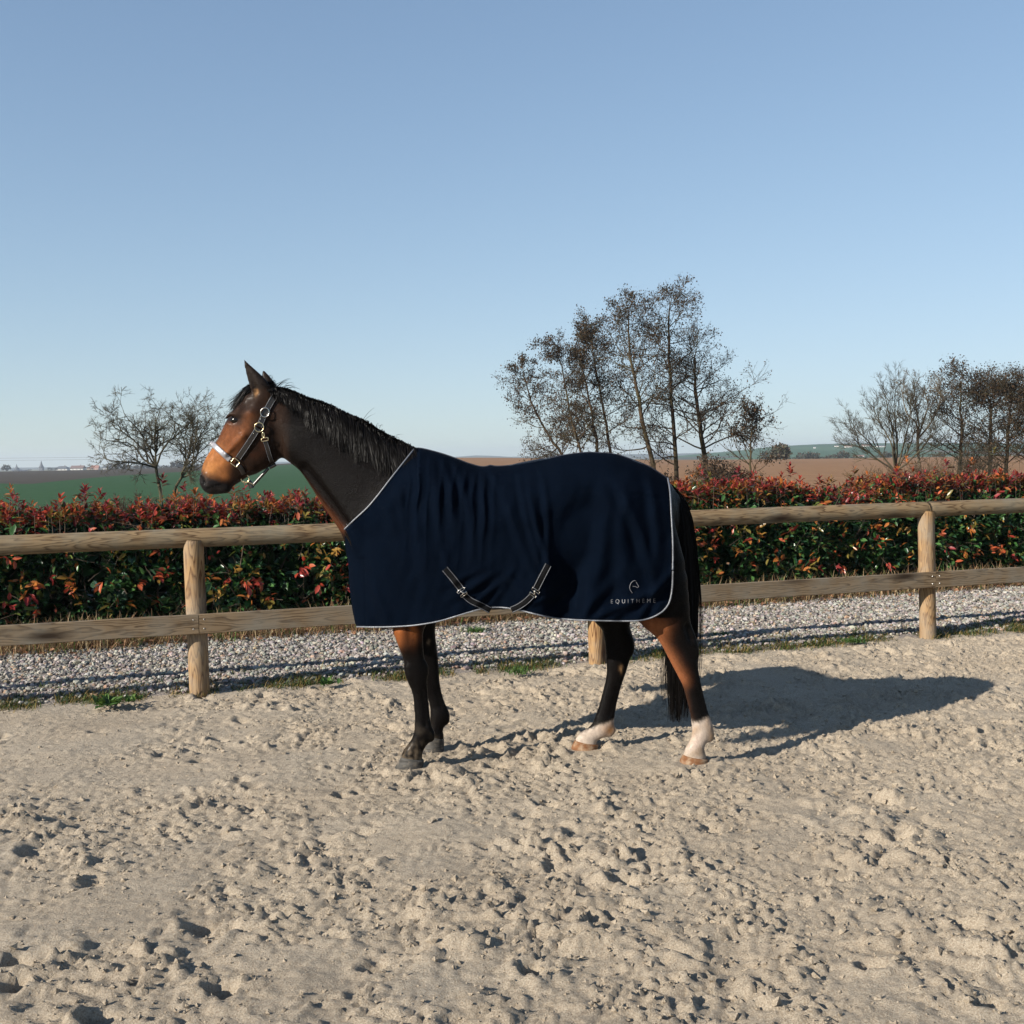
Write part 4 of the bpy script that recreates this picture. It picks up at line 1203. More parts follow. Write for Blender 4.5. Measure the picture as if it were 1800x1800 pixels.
# neck
limb([(494, 738, 50, .075), (532, 760, 56, .083), (580, 788, 66, .10), (640, 846, 84, .145), (705, 905, 104, .20)], n=48, k=.05)
# head
limb([(472, 703, 26, .072), (448, 735, 38, .088), (440, 762, 47, .096), (425, 789, 45, .075), (407, 809, 40, .062), (391, 825, 35, .056), (379, 841, 27, .056), (373, 849, 20, .050)], n=40, k=.03)
limb([(476, 755, 22, .066), (466, 788, 29, .070), (446, 814, 17, .060)], n=8, k=.03)                    # cheek
limb([(366, 845, 13, .052), (375, 855, 11, .046)], n=4, k=.02)                                           # upper lip
limb([(384, 854, 14.5, .041), (396, 856, 11.5, .037)], n=4, k=.008)                                          # lower lip and chin
for sgn in (-1, 1):
    limb([(403, 736, 3.0, .009, .070 * sgn), (412, 728.5, 3.6, .012, .078 * sgn), (426, 731, 3.4, .011, .080 * sgn)], n=8, k=.010)   # upper lid and brow
    limb([(404, 745, 1.8, .006, .064 * sgn), (414, 748, 2.0, .006, .072 * sgn), (426, 743, 2.0, .006, .078 * sgn)], n=8, k=.008)     # lower lid
    limb([(430, 722, 8, .014, .074 * sgn), (446, 724, 7, .012, .082 * sgn)], n=4, k=.03)                                             # brow ridge
    limb([(436, 766, 5.5, .020, .090 * sgn), (402, 799, 3.6, .016, .066 * sgn)], n=8, k=.014)
    limb([(443, 711, 7, .016, .098 * sgn), (436, 716, 6, .014, .095 * sgn)], n=4, k=.025, sub=True)
    limb([(487, 742, 4, .018, .094 * sgn), (492, 775, 4, .018, .096 * sgn), (488, 803, 4, .016, .090 * sgn)], n=8, k=.03, sub=True)
    limb([(395, 805, 3, .010, .074 * sgn), (384, 812, 3, .010, .070 * sgn)], n=4, k=.02, sub=True)
    limb([(545, 790, 20, .02, .072 * sgn), (590, 845, 22, .02, .098 * sgn), (650, 930, 24, .025, .152 * sgn)], n=16, k=.06)
    limb([(540, 824, 6, .02, .100 * sgn), (580, 872, 6, .02, .122 * sgn), (615, 918, 6, .02, .145 * sgn)], n=8, k=.03, sub=True)                                          # facial crest
    limb([(414, 738, 4.2, .016, .082 * sgn), (416, 738, 4.2, .016, .082 * sgn)], n=3, k=.006, sub=True)                              # eye socket
    limb([(358, 838, 4.5, .012, .050 * sgn), (368, 850, 4.5, .012, .050 * sgn)], n=4, k=.012)                                        # nostril wing
    limb([(358, 840, 4.2, .020, .056 * sgn), (364, 849, 3.8, .020, .056 * sgn)], n=4, k=.006, sub=True)                              # nostril
    limb([(440, 700, 5, .012, .05 * sgn), (455, 706, 5, .012, .062 * sgn)], n=4, k=.03)
# ears
limb([(466, 694, 17, .026, -.055), (459, 678, 16, .026, -.058), (450, 663, 11.5, .021, -.060), (441, 648, 6.5, .013, -.061), (433.5, 634, 1.6, .004, -.061)], n=10, k=.018)
limb([(456, 690, 6, .02, -.085), (447, 666, 5, .016, -.086), (440, 648, 3, .010, -.078)], n=6, k=.008, sub=True)
limb([(474, 692, 15, .026, .055), (468, 674, 11, .022, .058), (462, 660, 6.5, .014, .060), (458.5, 648, 1.6, .004, .060)], n=8, k=.018)
# fore legs
limb([(705, 985, 62, .085), (722, 1050, 44, .085), (718, 1100, 28.5, .060), (722, 1130, 22, .048), (728, 1160, 18.5, .040), (730.5, 1178, 19, .040), (733.5, 1195, 17.5, .036), (738, 1214, 14.2, .027), (741, 1242, 13.4, .025), (743, 1270, 14.6, .027), (744, 1289, 17, .034), (735, 1307, 14.5, .030), (727, 1321, 16.5, .036), (724, 1330, 19, .043)], YN, 32, .02)
limb([(725, 985, 60, .085), (738, 1050, 42, .085), (741, 1100, 25, .060), (746, 1130, 21, .048), (751, 1160, 19.5, .040), (753, 1180, 19, .040), (757, 1200, 16.5, .034), (764, 1222, 13.5, .027), (770, 1243, 14.5, .027), (773, 1257, 17, .034), (768, 1276, 12.5, .030), (765, 1287, 14, .034), (765, 1295, 16, .041)], YF, 32, .02)
for Yp, dxl, sg in ((YN, 0, -1), (YF, 24, 1)):
    # tendon grooves, the bone behind the knee and the front of the knee
    if Yp == YN:
        limb([(743.5, 1212, 2.0, .012, -.030), (747, 1245, 2.0, .012, -.028), (749, 1276, 2.0, .012, -.031)], Yp, 8, .012, sub=True)
        limb([(719, 1172, 7, .022, -.012), (721, 1186, 6.5, .022, -.012)], Yp, 4, .02); limb([(746, 1170, 6, .016), (747, 1184, 5.5, .016)], Yp, 4, .02)
        limb([(758, 1291, 7, .018), (759, 1299, 5, .014)], Yp, 4, .018); limb([(708, 1108, 12, .03, -.03), (716, 1135, 9, .022, -.026)], Yp, 5, .03)
    else:
        limb([(768, 1212, 2.0, .012, -.030), (775, 1240, 2.0, .012, -.028)], Yp, 6, .012, sub=True)
        limb([(784, 1262, 6, .016), (785, 1268, 5, .012)], Yp, 4, .018)
# hind legs
limb([(1108, 930, 78, .11), (1136, 1005, 70, .11), (1160, 1058, 52, .095), (1178, 1095, 36, .065), (1190, 1120, 31, .050), (1198, 1143, 27.5, .042), (1204, 1164, 23, .039), (1210, 1184, 19, .034), (1216, 1202, 16.5, .030), (1222, 1226, 16, .029), (1228, 1250, 16, .029), (1233, 1270, 18, .034), (1235, 1282, 19, .037), (1229, 1300, 14.5, .032), (1222, 1316, 15.5, .036), (1221, 1327, 21, .044)], YN, 34, .02)
limb([(1208, 1118, 10, .020), (1219, 1136, 7.5, .022), (1221, 1150, 7, .020)], YN, 6, .02)              # point of hock
limb([(1040, 930, 78, .11), (1058, 1005, 66, .11), (1074, 1060, 44, .09), (1081, 1094, 26.5, .062), (1085, 1114, 24.5, .050), (1088, 1136, 24, .042), (1085.5, 1162, 20.5, .039), (1083, 1182, 17, .034), (1078, 1202, 15, .030), (1072, 1225, 15, .029), (1067, 1246, 15.5, .030), (1062, 1266, 18, .035), (1059, 1277, 18.5, .037), (1044, 1289, 14.5, .032), (1034, 1297, 15.5, .037), (1031, 1303, 20, .043)], YF, 34, .02)
limb([(1100, 1118, 9, .020), (1108, 1133, 7, .022), (1106, 1146, 7, .020)], YF, 6, .02)

limb([(1226, 1208, 2.2, .012, -.034), (1232, 1235, 2.2, .012, -.032), (1238, 1260, 2.2, .012, -.036)], YN, 8, .012, sub=True)
limb([(1249, 1292, 7, .018), (1249, 1300, 5, .014)], YN, 4, .018)
limb([(1205, 1100, 5, .02, -.050), (1213, 1122, 4, .016, -.036)], YN, 4, .02, sub=True)
limb([(1084, 1205, 2.2, .012, -.034), (1077, 1235, 2.2, .012, -.032), (1071, 1256, 2.2, .012, -.036)], YF, 8, .012, sub=True)
limb([(1076, 1284, 7, .018), (1072, 1291, 5, .014)], YF, 4, .018)

def surface_nets(f):
    s = f < 0
    c = np.zeros(tuple(d - 1 for d in f.shape), np.int8)
    for a_ in (0, 1):
        for b_ in (0, 1):
            for e_ in (0, 1):
                c += s[a_:a_ + f.shape[0] - 1, b_:b_ + f.shape[1] - 1, e_:e_ + f.shape[2] - 1]
    act = (c > 0) & (c < 8)
    ids = np.argwhere(act)
    idx = -np.ones(act.shape, np.int32); idx[act] = np.arange(len(ids))
    acc = np.zeros((len(ids), 3)); cnt = np.zeros(len(ids))
    cor = np.array([[a_, b_, e_] for a_ in (0, 1) for b_ in (0, 1) for e_ in (0, 1)])
    val = np.stack([f[ids[:, 0] + a_, ids[:, 1] + b_, ids[:, 2] + e_] for a_, b_, e_ in cor], 1)
    for i in range(8):
        for j in range(i + 1, 8):
            if np.abs(cor[i] - cor[j]).sum() == 1:
                m_ = (val[:, i] < 0) != (val[:, j] < 0)
                t = val[m_, i] / (val[m_, i] - val[m_, j])
                acc[m_] += cor[i] + t[:, None] * (cor[j] - cor[i]); cnt[m_] += 1
    V = ids + acc / cnt[:, None]
    Q = []
    for ax in range(3):
        o1, o2 = [(1, 2), (2, 0), (0, 1)][ax]
        s0 = [slice(None)] * 3; s1 = [slice(None)] * 3
        s0[ax] = slice(0, -1); s1[ax] = slice(1, None)
        A_, B_ = s[tuple(s0)], s[tuple(s1)]
        e = np.argwhere(A_ != B_)
        e = e[(e[:, o1] > 0) & (e[:, o2] > 0) & (e[:, o1] < f.shape[o1] - 1) & (e[:, o2] < f.shape[o2] - 1)]
        d1 = np.zeros(3, int); d1[o1] = 1; d2 = np.zeros(3, int); d2[o2] = 1
        g4 = [idx[tuple((e - x).T)] for x in (0 * d1, d1, d1 + d2, d2)]
        q = np.stack(g4, 1)
        fl = A_[tuple(e.T)]
        q[~fl] = q[~fl][:, ::-1]
        Q.append(q)
    return V, np.concatenate(Q)

Vh, Qh = surface_nets(FLD)
Vh = lo + Vh * VOX
# light smoothing of the voxel facets
for _ in range(3):
    acc = np.zeros_like(Vh); cnt = np.zeros(len(Vh))
    for a_, b_ in ((0, 1), (1, 2), (2, 3), (3, 0)):
        for i_, j_ in ((Qh[:, a_], Qh[:, b_]), (Qh[:, b_], Qh[:, a_])):
            for k_ in range(3): acc[:, k_] += np.bincount(i_, Vh[j_, k_], len(Vh))
            cnt += np.bincount(i_, minlength=len(Vh))
    Vh = Vh * .5 + .5 * acc / cnt[:, None]

# depth of the near surface over the side view
inside = FLD < 0
first = np.argmax(inside, 1)
has = inside.any(1)
ii, kk = np.nonzero(has)
j = np.maximum(first[ii, kk], 1)
f1, f0 = FLD[ii, j, kk], FLD[ii, j - 1, kk]
NEAR = np.full(has.shape, Y0, np.float32)
NEAR[ii, kk] = gy[j] - VOX * f1 / (f1 - f0)
def near_y(X_, Z_):
    """depth of the horse's near surface at side-view position; the mid plane where there is none"""
    fx = np.clip((np.asarray(X_) - lo[0]) / VOX, 0, dims[0] - 1.01); fz = np.clip((np.asarray(Z_) - lo[2]) / VOX, 0, dims[2] - 1.01)
    a_, b_ = fx.astype(int), fz.astype(int); fx, fz = fx - a_, fz - b_
    return (NEAR[a_, b_] * (1 - fx) + NEAR[a_ + 1, b_] * fx) * (1 - fz) + (NEAR[a_, b_ + 1] * (1 - fx) + NEAR[a_ + 1, b_ + 1] * fx) * fz
def on_skin(px_, py_, off=.004, Yg=Y0 - .08):
    """points on the near skin seen in the side view at px, py"""
    px_, py_ = np.atleast_1d(px_).astype(float), np.atleast_1d(py_).astype(float)
    Yc = np.full(px_.shape, Yg)
    for _ in range(6):
        d_ = fw[None] + RT[None] * ((px_ - 900) / F)[:, None] + UP[None] * ((900 - py_) / F)[:, None]
        P_ = CAM + d_ * (Yc / d_[:, 1])[:, None]
        Yc = .5 * Yc + .5 * near_y(P_[:, 0], P_[:, 2])
    P_[:, 1] = Yc - off
    return P_
def side_px(P_, Yp=None):
    """side-view coordinates of points (drawn at their own depth)"""
    q = P_ - CAM; de = q @ fw
    return 900 + F * (q @ RT) / de, 900 - F * (q @ UP) / de

# coat colours: bay with black points, white hind pasterns and some painted light on the face
Pm = Vh.copy()
leg = (Vh[:, 2] < .80)
flat = Vh.copy(); flat[:, 1] = np.where(leg, np.where(Vh[:, 1] < Y0, YN, YF), Y0)
hx, hy = side_px(flat)
nz = noise2(Vh[:, 0] * 55, Vh[:, 2] * 38 + Vh[:, 1] * 40, 3); nz2 = noise2(Vh[:, 0] * 14 + 5, Vh[:, 2] * 14 + Vh[:, 1] * 11, 4); nz3 = noise2(Vh[:, 0] * 130, Vh[:, 2] * 130 + Vh[:, 1] * 90, 6)
jx, jy = hx + nz * 2.2 + nz2 * 3, hy + nz3 * 2.0 + nz2 * 3
nearside = Vh[:, 1] < Y0
COAT = np.tile([.0031, .0023, .0020], (len(Vh), 1))
def blend(w_, c_):
    global COAT
    w_ = np.clip(w_, 0, 1)[:, None]; COAT = COAT * (1 - w_) + np.asarray(c_) * w_
def gau(cx, cy, sx, sy, amp=1.0): return amp * np.exp(-((jx - cx) / sx) ** 2 - ((jy - cy) / sy) ** 2)
def seg(x0, y0, x1, y1, w_, amp=1.0):
    dx, dy = x1 - x0, y1 - y0; t = np.clip(((jx - x0) * dx + (jy - y0) * dy) / (dx * dx + dy * dy), 0, 1)
    return amp * np.exp(-(((jx - x0 - t * dx) ** 2 + (jy - y0 - t * dy) ** 2) / w_ ** 2))
blend(seg(530, 847, 603, 927, 9, .9), (.085, .028, .012))
head = sstep(520, 495, jx) * (hy < 880)
blend(head, (.022, .012, .008))
blend(gau(462, 785, 30, 34, .8) * head, (.030, .014, .009))
blend(gau(411, 773, 24, 34, 1.2) * head, (.135, .046, .0175))
blend(seg(446, 732, 424, 778, 9, .8) * head, (.155, .056, .022))
blend(gau(425, 800, 17, 14, .8) * head, (.055, .022, .011))
blend(gau(382, 806, 22, 24, 1.3) * head, (.27, .100, .032))
blend(gau(372, 822, 17, 14, .9) * head, (.37, .150, .045))  # tan muzzle, its lit front brightened in the colour
blend(gau(398, 836, 11, 9, .8) * head, (.26, .10, .035))
dst = ((jx - 456) * 56 + (jy - 750) * 37) / 67
blend(sstep(-5, 9, dst) * .96 * head * sstep(738, 752, jy) * sstep(395, 420, jx), (.014, .008, .0055))  # dark cheek behind the strap, shade put into the colour for modelling
blend((gau(468, 782, 9, 14, .5) + gau(452, 800, 10, 8, .4)) * head, (.055, .020, .010))
blend(seg(440, 690, 408, 722, 9, .9) * head, (.020, .015, .012))
blend(gau(436, 714, 24, 17, .85) * head, (.026, .015, .011))
blend(seg(403, 737, 426, 737, 8.5, .97) * head, (.016, .012, .011))
blend(gau(452, 742, 13, 10, .5) * head, (.055, .028, .016))
blend(gau(455, 690, 3, 8, .8) * head * (hx > 451), (.30, .16, .07))
blend((gau(354, 845, 11, 17, 1.5) + gau(372, 861, 22, 12, 1.6) + gau(394, 860, 17, 11, 1.5) + gau(376, 850, 10, 9, .9)) * head, (.0135, .012, .012))
blend(seg(420, 842, 470, 822, 9, .8) * head, (.030, .017, .012))
blend((gau(357, 836, 5, 5, .8) + seg(366, 840, 371, 852, 3, .8)) * head, (.030, .026, .025))  # grey highlight on the nostril rim, painted into the colour
blend(gau(361, 845, 4.5, 6, 1.1) * head, (.003, .003, .003))  # darkness inside the nostril painted in
blend(gau(388, 862, 9, 5, .7) * head, (.034, .028, .026))  # grey highlight on the chin, painted as colour
blend(seg(364, 861, 394, 850, 2.0, 1.0) * head, (.003, .003, .003))  # crease of the mouth drawn as a dark painted line
ear = head * (jy < 684) * (jx < 490)
blend(ear * .9, (.016, .012, .010))
lg = leg.astype(float)
blend(lg, (.0040, .0034, .0032))
blend((gau(703, 1112, 10, 20, 1.1) + gau(728, 1106, 7, 17, 1.1)) * lg * nearside, (.27, .085, .025))
blend(seg(708, 1120, 726, 1120, 16, .45) * lg * nearside, (.10, .035, .014))
blend(seg(1138, 1092, 1196, 1192, 13, 1.0) * lg * nearside, (.21, .076, .032))
blend(gau(1158, 1098, 18, 18, .9) * lg * nearside, (.23, .08, .032))
blend(sstep(1186, 1215, jy) * seg(1200, 1200, 1212, 1260, 6, .4) * lg * nearside, (.08, .035, .02))
sock = sstep(1263, 1273, jy + .18 * (jx - 1215)) * (hx > 1180) * lg * nearside
blend(sock, (.42, .345, .285)); blend(gau(1249, 1292, 9, 13, .8) * sock, (.30, .19, .11)); blend(gau(1222, 1303, 8, 16, .4) * sock, (.50, .36, .30)); blend(sock * np.clip(nz2 * 1.2 + .25 * nz, 0, .7), (.27, .185, .12))
lim = jy - (1283 - (jx - 1030) * .42)
sock2 = sstep(-4, 4, lim) * (hx < 1100) * (hx > 995) * lg * ~nearside
blend(sock2, (.41, .335, .275)); blend(gau(1073, 1282, 13, 13, 1.0) * sock2, (.26, .13, .055)); blend(sstep(1262, 1280, jy) * gau(1046, 1268, 9, 9, .8) * lg * ~nearside * (lim < 0), (.03, .025, .02))
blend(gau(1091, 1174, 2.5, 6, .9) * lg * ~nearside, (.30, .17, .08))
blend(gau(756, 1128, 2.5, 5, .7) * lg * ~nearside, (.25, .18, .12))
dirt = np.clip(sstep(1290, 1345, hy) * (.5 + .9 * nz) + .4 * np.maximum(nz2, 0) * sstep(1250, 1320, hy), 0, .8) * leg
blend(dirt * .6, (.22, .165, .11))
COAT = COAT * (1 + .22 * nz[:, None] + .16 * nz3[:, None])

coat = NT('horse_coat'); v = coat.coord()
hairn = coat.noise(coat.map(v, (150, 60, 260), rot=(0, .6, 0)), 1.0, 4, .6)
coatc = coat.mix(coat.math('MULTIPLY', hairn, .25), coat.attr(), (.004, .003, .003))
coat.p(color=coatc, rough=coat.ramp(hairn, [(.3, (.26, .26, .26)), (.7, (.42, .42, .42))]), spec=coat.ramp(coat.noise(v, 170, 3, .7), [(.40, (.015, .015, .015)), (.75, (.075, .075, .075))]), coat=coat.ramp(coat.noise(coat.map(v, (26, 12, 40), rot=(0, .6, 0)), 1.0, 4, .65), [(.42, (.01, .01, .01)), (.72, (.11, .11, .11))]), coatr=.24)
coat.bump(coat.math('ADD', hairn, coat.math('MULTIPLY', coat.noise(v, 22, 3), .8)), .5, .006)
horse = empty('horse', (0.1, Y0, 0), 'dark bay horse with black legs and white hind pasterns standing side-on on the sand', 'horse')
mesh_obj('body', Vh, Qh, coat.m, horse, col=np.clip(COAT, .002, .9))

# eyes
eyem = NT('eye'); eyem.p(color=(.006, .004, .003), rough=.12, spec=.35)
def ball(c, r, sx=1.0, nu=14, nv=10):
    th = np.linspace(0, np.pi, nv); ph = np.arange(nu) / nu * 2 * np.pi
    V = np.stack([np.outer(np.sin(th), np.cos(ph)) * sx, np.outer(np.sin(th), np.sin(ph)), np.repeat(np.cos(th)[:, None], nu, 1)], -1) * r + c
    i = np.arange(nv - 1)[:, None] * nu; k_ = np.arange(nu)[None]
    return V.reshape(-1, 3), np.stack([i + k_, i + nu + k_, i + nu + (k_ + 1) % nu, i + (k_ + 1) % nu], -1).reshape(-1, 4)
e0 = at(414.5, 738.5, Y0 - .07)
for sgn in (-1, 1):
    c = np.array([e0[0], Y0 + sgn * .0665, e0[2]])
    V, q = ball(c, .0215, 1.4); mesh_obj('eye', V, q, eyem.m, horse)

# hooves
hoofd = NT('hoof_dark'); v = hoofd.coord(); hn = hoofd.noise(hoofd.map(v, (14, 14, 120)), 1.0, 4); hn2 = hoofd.noise(v, 35, 4)
hoofd.p(color=hoofd.mix(hoofd.ramp(hn2, [(.5, (0, 0, 0)), (.75, (.7, .7, .7))]), hoofd.ramp(hn, [(.3, (.028, .026, .023)), (.7, (.07, .065, .058))]), (.20, .165, .125)), rough=.7, spec=.2); hoofd.bump(hn, .3, .002)
hoofl = NT('hoof_horn'); v = hoofl.coord(); hn = hoofl.noise(hoofl.map(v, (14, 14, 110)), 1.0, 4); hn2 = hoofl.noise(v, 30, 4)
hoofl.p(color=hoofl.mix(hoofl.ramp(hn2, [(.45, (0, 0, 0)), (.7, (.8, .8, .8))]), hoofl.ramp(hn, [(.3, (.11, .046, .02)), (.7, (.19, .090, .042))]), (.30, .225, .15)), rough=.8, spec=.15); hoofl.bump(hn, .3, .002)
def hoof(tf, tb, bf, bb, Y, matl, label=None):
    """top front, top back, bottom front (toe), bottom back (heel) in px"""
    tf, tb, bf, bb = (at(*p_, Y) for p_ in (tf, tb, bf, bb))
    bf[2] = bb[2] = -.012
    rows = []
    ns = 26; th = np.arange(ns) / ns * 2 * np.pi
    for t, sc_, lat in [(-.08, .78, .038), (0, .93, .046), (.05, .975, .0495), (.12, .98, .0505), (.5, 1.0, .0575), (1.0, 1.0, .064)]:
        a_ = tf + (bf - tf) * t; b_ = tb + (bb - tb) * t
        c_ = (a_ + b_) / 2; h_ = (a_ - b_) / 2 * sc_
        u_ = np.cos(th); ex = np.sign(np.sin(th)) * np.abs(np.sin(th)) ** .85
        wl = lat * (1 - .12 * np.maximum(-u_, 0))
        rows.append(np.stack([c_[0] + h_[0] * u_, np.full(ns, Y) + wl * ex, c_[2] + h_[2] * u_], -1))
    V = np.concatenate(rows); k_ = np.arange(ns)
    q = np.concatenate([np.stack([i * ns + k_, i * ns + (k_ + 1) % ns, (i + 1) * ns + (k_ + 1) % ns, (i + 1) * ns + k_], 1) for i in range(5)])
    o = mesh_obj('hoof', V, [q, k_[None], 5 * ns + k_[None, ::-1]], matl, horse)
    if label: o['label'] = label
hoof((706, 1329), (746, 1336), (692, 1354), (743, 1352), YN, hoofd.m, 'dark grey fore hoof')
hoof((749, 1293), (781, 1299), (739, 1316), (780, 1314), YF, hoofd.m, 'dark grey fore hoof')
hoof((1200, 1326), (1246, 1335), (1192, 1350), (1243, 1348), YN, hoofl.m, 'tan hind hoof')
hoof((1010, 1301), (1053, 1309), (1002, 1324), (1049, 1322), YF, hoofl.m, 'tan hind hoof')

# hair: mane, forelock and tail as ribbons
hairm = NT('black_hair'); hv = hairm.attr()
hairm.p(color=hv, rough=.4, spec=.06, aniso=.4)
def ribbons(P, W_, g, name, parent, tone=1.0):
    """P (N,n,3) strands, W_ (N,n) widths"""
    N, n_, _ = P.shape
    T = np.gradient(P, axis=1); T /= np.linalg.norm(T, axis=2, keepdims=True) + 1e-9
    rv = g.normal(size=(N, 1, 3)) * [.5, .35, .3] + [.8, -.25, .2]
    S = np.cross(T, np.cross(rv, T)); S /= np.linalg.norm(S, axis=2, keepdims=True) + 1e-9
    V = np.stack([P + S * W_[:, :, None] / 2, P - S * W_[:, :, None] / 2], 2).reshape(-1, 3)
    i = np.arange(n_ - 1) * 2
    q = np.stack([i, i + 1, i + 3, i + 2], 1)[None] + (np.arange(N) * n_ * 2)[:, None, None]
    c = np.array([.0040, .0034, .0032]) * g.uniform(.5, 1.7, (N, 1)) * tone
    return mesh_obj(name, V, q.reshape(-1, 4), hairm.m, parent, col=np.repeat(c, n_ * 2, 0))
g = np.random.default_rng(77)
crest = arclen(crom([(474, 684), (486, 682), (515, 690), (540, 701), (564, 708), (589, 719), (613, 731), (638, 741), (662, 756), (687, 770), (711, 781), (730, 792)], 60), 400)
fall = np.interp(np.linspace(0, 1, 400), [0, .06, .2, .35, .5, .7, .85, 1], [18, 30, 46, 62, 72, 72, 62, 50])
NL, NS, n_ = 260, 17, 8
Ps, Ws = [], []
tt = np.linspace(0, 1, n_)
for l_ in range(NL):
    s_ = (l_ + g.uniform(-.8, .8)) / NL
    ip = np.clip(int(s_ * 399), 0, 399)
    Ln = fall[ip] * g.uniform(.62, 1.12)
    drift = g.normal() * 4 + 6
    curl = g.normal() * 3
    for k_ in range(NS):
        r0_ = crest[np.clip(ip + g.integers(-5, 6), 0, 399)]
        ln = Ln * g.uniform(.8, 1.05)
        px_ = r0_[0] + drift * tt ** 1.3 + curl * np.sin(tt * 3) + g.normal() * 2.2 * (1 - .55 * tt)
        py_ = r0_[1] - 2 + g.normal() * .8 + ln * tt ** 1.15 - 7 * np.sin(np.pi * np.clip(tt * 2.2, 0, 1)) * .35
        top = np.exp(-tt * 7)
        P_ = on_skin(px_, np.maximum(py_, r0_[1] + 1.0), .007 + .010 * g.random() + .006 * np.sin(np.pi * tt))
        Q_ = np.array([at(a_, b_, Y0 + g.normal() * .012) for a_, b_ in zip(px_, py_)]) if False else P_
        P_[:, 2] += .010 * top * g.uniform(.2, 1.6)
        P_[:, 1] = P_[:, 1] * (1 - top) + (Y0 + g.normal() * .018) * top
        Ps.append(P_); Ws.append(np.linspace(1, .25, n_) * g.uniform(.003, .0062))
mane_P, mane_W = Ps, Ws
# loose hairs at the poll and withers
for (x0, y0, x1, y1, cnt_) in [(486, 680, 508, 670, 9), (478, 672, 474, 660, 6), (500, 683, 520, 680, 9), (640, 742, 660, 724, 2), (690, 771, 702, 764, 5), (660, 754, 672, 748, 5)]:
    for k_ in range(cnt_):
        e = np.array([x1, y1]) + g.normal(size=2) * 4; b = np.array([x0, y0]) + g.normal(size=2) * 3
        L2 = b[None] * (1 - tt[:, None]) + e[None] * tt[:, None]; L2[:, 1] -= 3 * np.sin(np.pi * tt)
        Ps.append(np.array([at(a_, b_, Y0 - .02) for a_, b_ in L2])); Ws.append(np.linspace(.0024, .0008, n_))
ribbons(np.array(Ps), np.array(Ws), g, 'mane', horse)
Ps, Ws = [], []
for k_ in range(420):
    b = np.array([474, 676]) + g.normal(size=2) * [5, 3]
    e = np.array([412, 718]) + g.normal(size=2) * [7, 9]
    mid = np.array([438, 684]) + g.normal(size=2) * [4, 3]
    px_, py_ = crom([b, mid, e], n_).T
    P_ = on_skin(np.maximum(px_, 408), py_ + 3, .004)
    yy = Y0 + g.normal() * .028
    sk = .004 + .008 * g.random()
    P_ = np.array([at(a_, b_, yy) for a_, b_ in zip(px_, py_)])
    Ps.append(P_); Ws.append(np.linspace(1, .3, n_) * .0032)
ribbons(np.array(Ps), np.array(Ws), g, 'forelock', horse)
Ps, Ws = [], []
n_ = 14; tt = np.linspace(0, 1, n_)
tc = crom([(1176, 852), (1192, 884), (1199, 930), (1202, 990), (1203, 1060), (1199, 1120), (1193, 1190), (1191, 1268)], n_)
thw = np.interp(tt, [0, .1, .25, .5, .7, .85, 1], [3, 7, 11, 15, 19, 20, 15])
for k_ in range(2300):
    a_ = g.normal() * .55; b_ = g.normal() * .55; L_ = g.uniform(.55, 1.0) ** .5
    L_ = min(1.0, L_ * g.uniform(.94, 1.03))
    ti = tt * L_
    px_ = np.interp(ti, tt, tc[:, 0]) + a_ * np.interp(ti, tt, thw) + 1.6 * np.sin(ti * 9 + a_ * 7) * ti
    py_ = np.interp(ti, tt, tc[:, 1])
    P_ = np.array([at(x_, y_, Y0 + .02) for x_, y_ in zip(px_, py_)])
    P_[:, 1] += b_ * np.interp(ti, tt, thw) * .0032
    Ps.append(P_); Ws.append(np.interp(tt, [0, .5, 1], [.0042, .0046, .0014]) * g.uniform(.7, 1.3))
ribbons(np.array(Ps), np.array(Ws), g, 'tail', horse, 1.1)

# ------------------------------------------------------------------ rug
top_line = np.array([(478, 676), (515, 688), (564, 706), (613, 729), (662, 754), (711, 778), (729, 788), (743, 789), (774, 797), (798, 805), (821, 814), (844, 820.5), (860, 819.5), (891, 819), (918, 815.5), (949, 810), (988, 801), (1027, 796), (1047, 796), (1082, 799), (1117, 810.5), (1144, 822), (1173, 841), (1190, 855)], float)
spine = [(729, 788), (743, 789), (774, 797), (798, 805), (821, 814), (844, 820.5), (856, 820), (862, 818.2), (872, 820), (891, 819), (918, 815.5), (949, 810), (988, 801), (1027, 796), (1047, 796), (1082, 799), (1117, 810.5), (1144, 822), (1173, 841)]
neckl = [(605, 931), (623, 913.5), (646, 892), (665.5, 869), (685, 843.5), (708, 814.5), (729, 788)]
front = [(605, 931), (604, 939), (608, 970), (612, 993), (615, 1040), (623, 1090), (627, 1101)]
hem = [(627, 1101), (658, 1101.5), (697, 1100.7), (735, 1097.6), (774, 1090.6), (813, 1079), (845, 1070), (870, 1067), (891, 1068), (918, 1073), (942, 1079), (969, 1084.7), (1008, 1088.6), (1066, 1090.6), (1117, 1090.6), (1140, 1086.7), (1155, 1080.5)]
rear = [(1173, 841), (1177, 865), (1180, 915), (1182, 954), (1182, 993), (1181, 1032), (1176, 1058), (1166, 1073), (1155, 1080.5)]
fr_line = np.array([(440, 812), (501, 812), (515, 818), (533, 842), (555, 874), (579, 901), (604, 931), (604.5, 939), (608, 970), (612, 993), (615, 1040), (623, 1090), (628, 1110)], float)

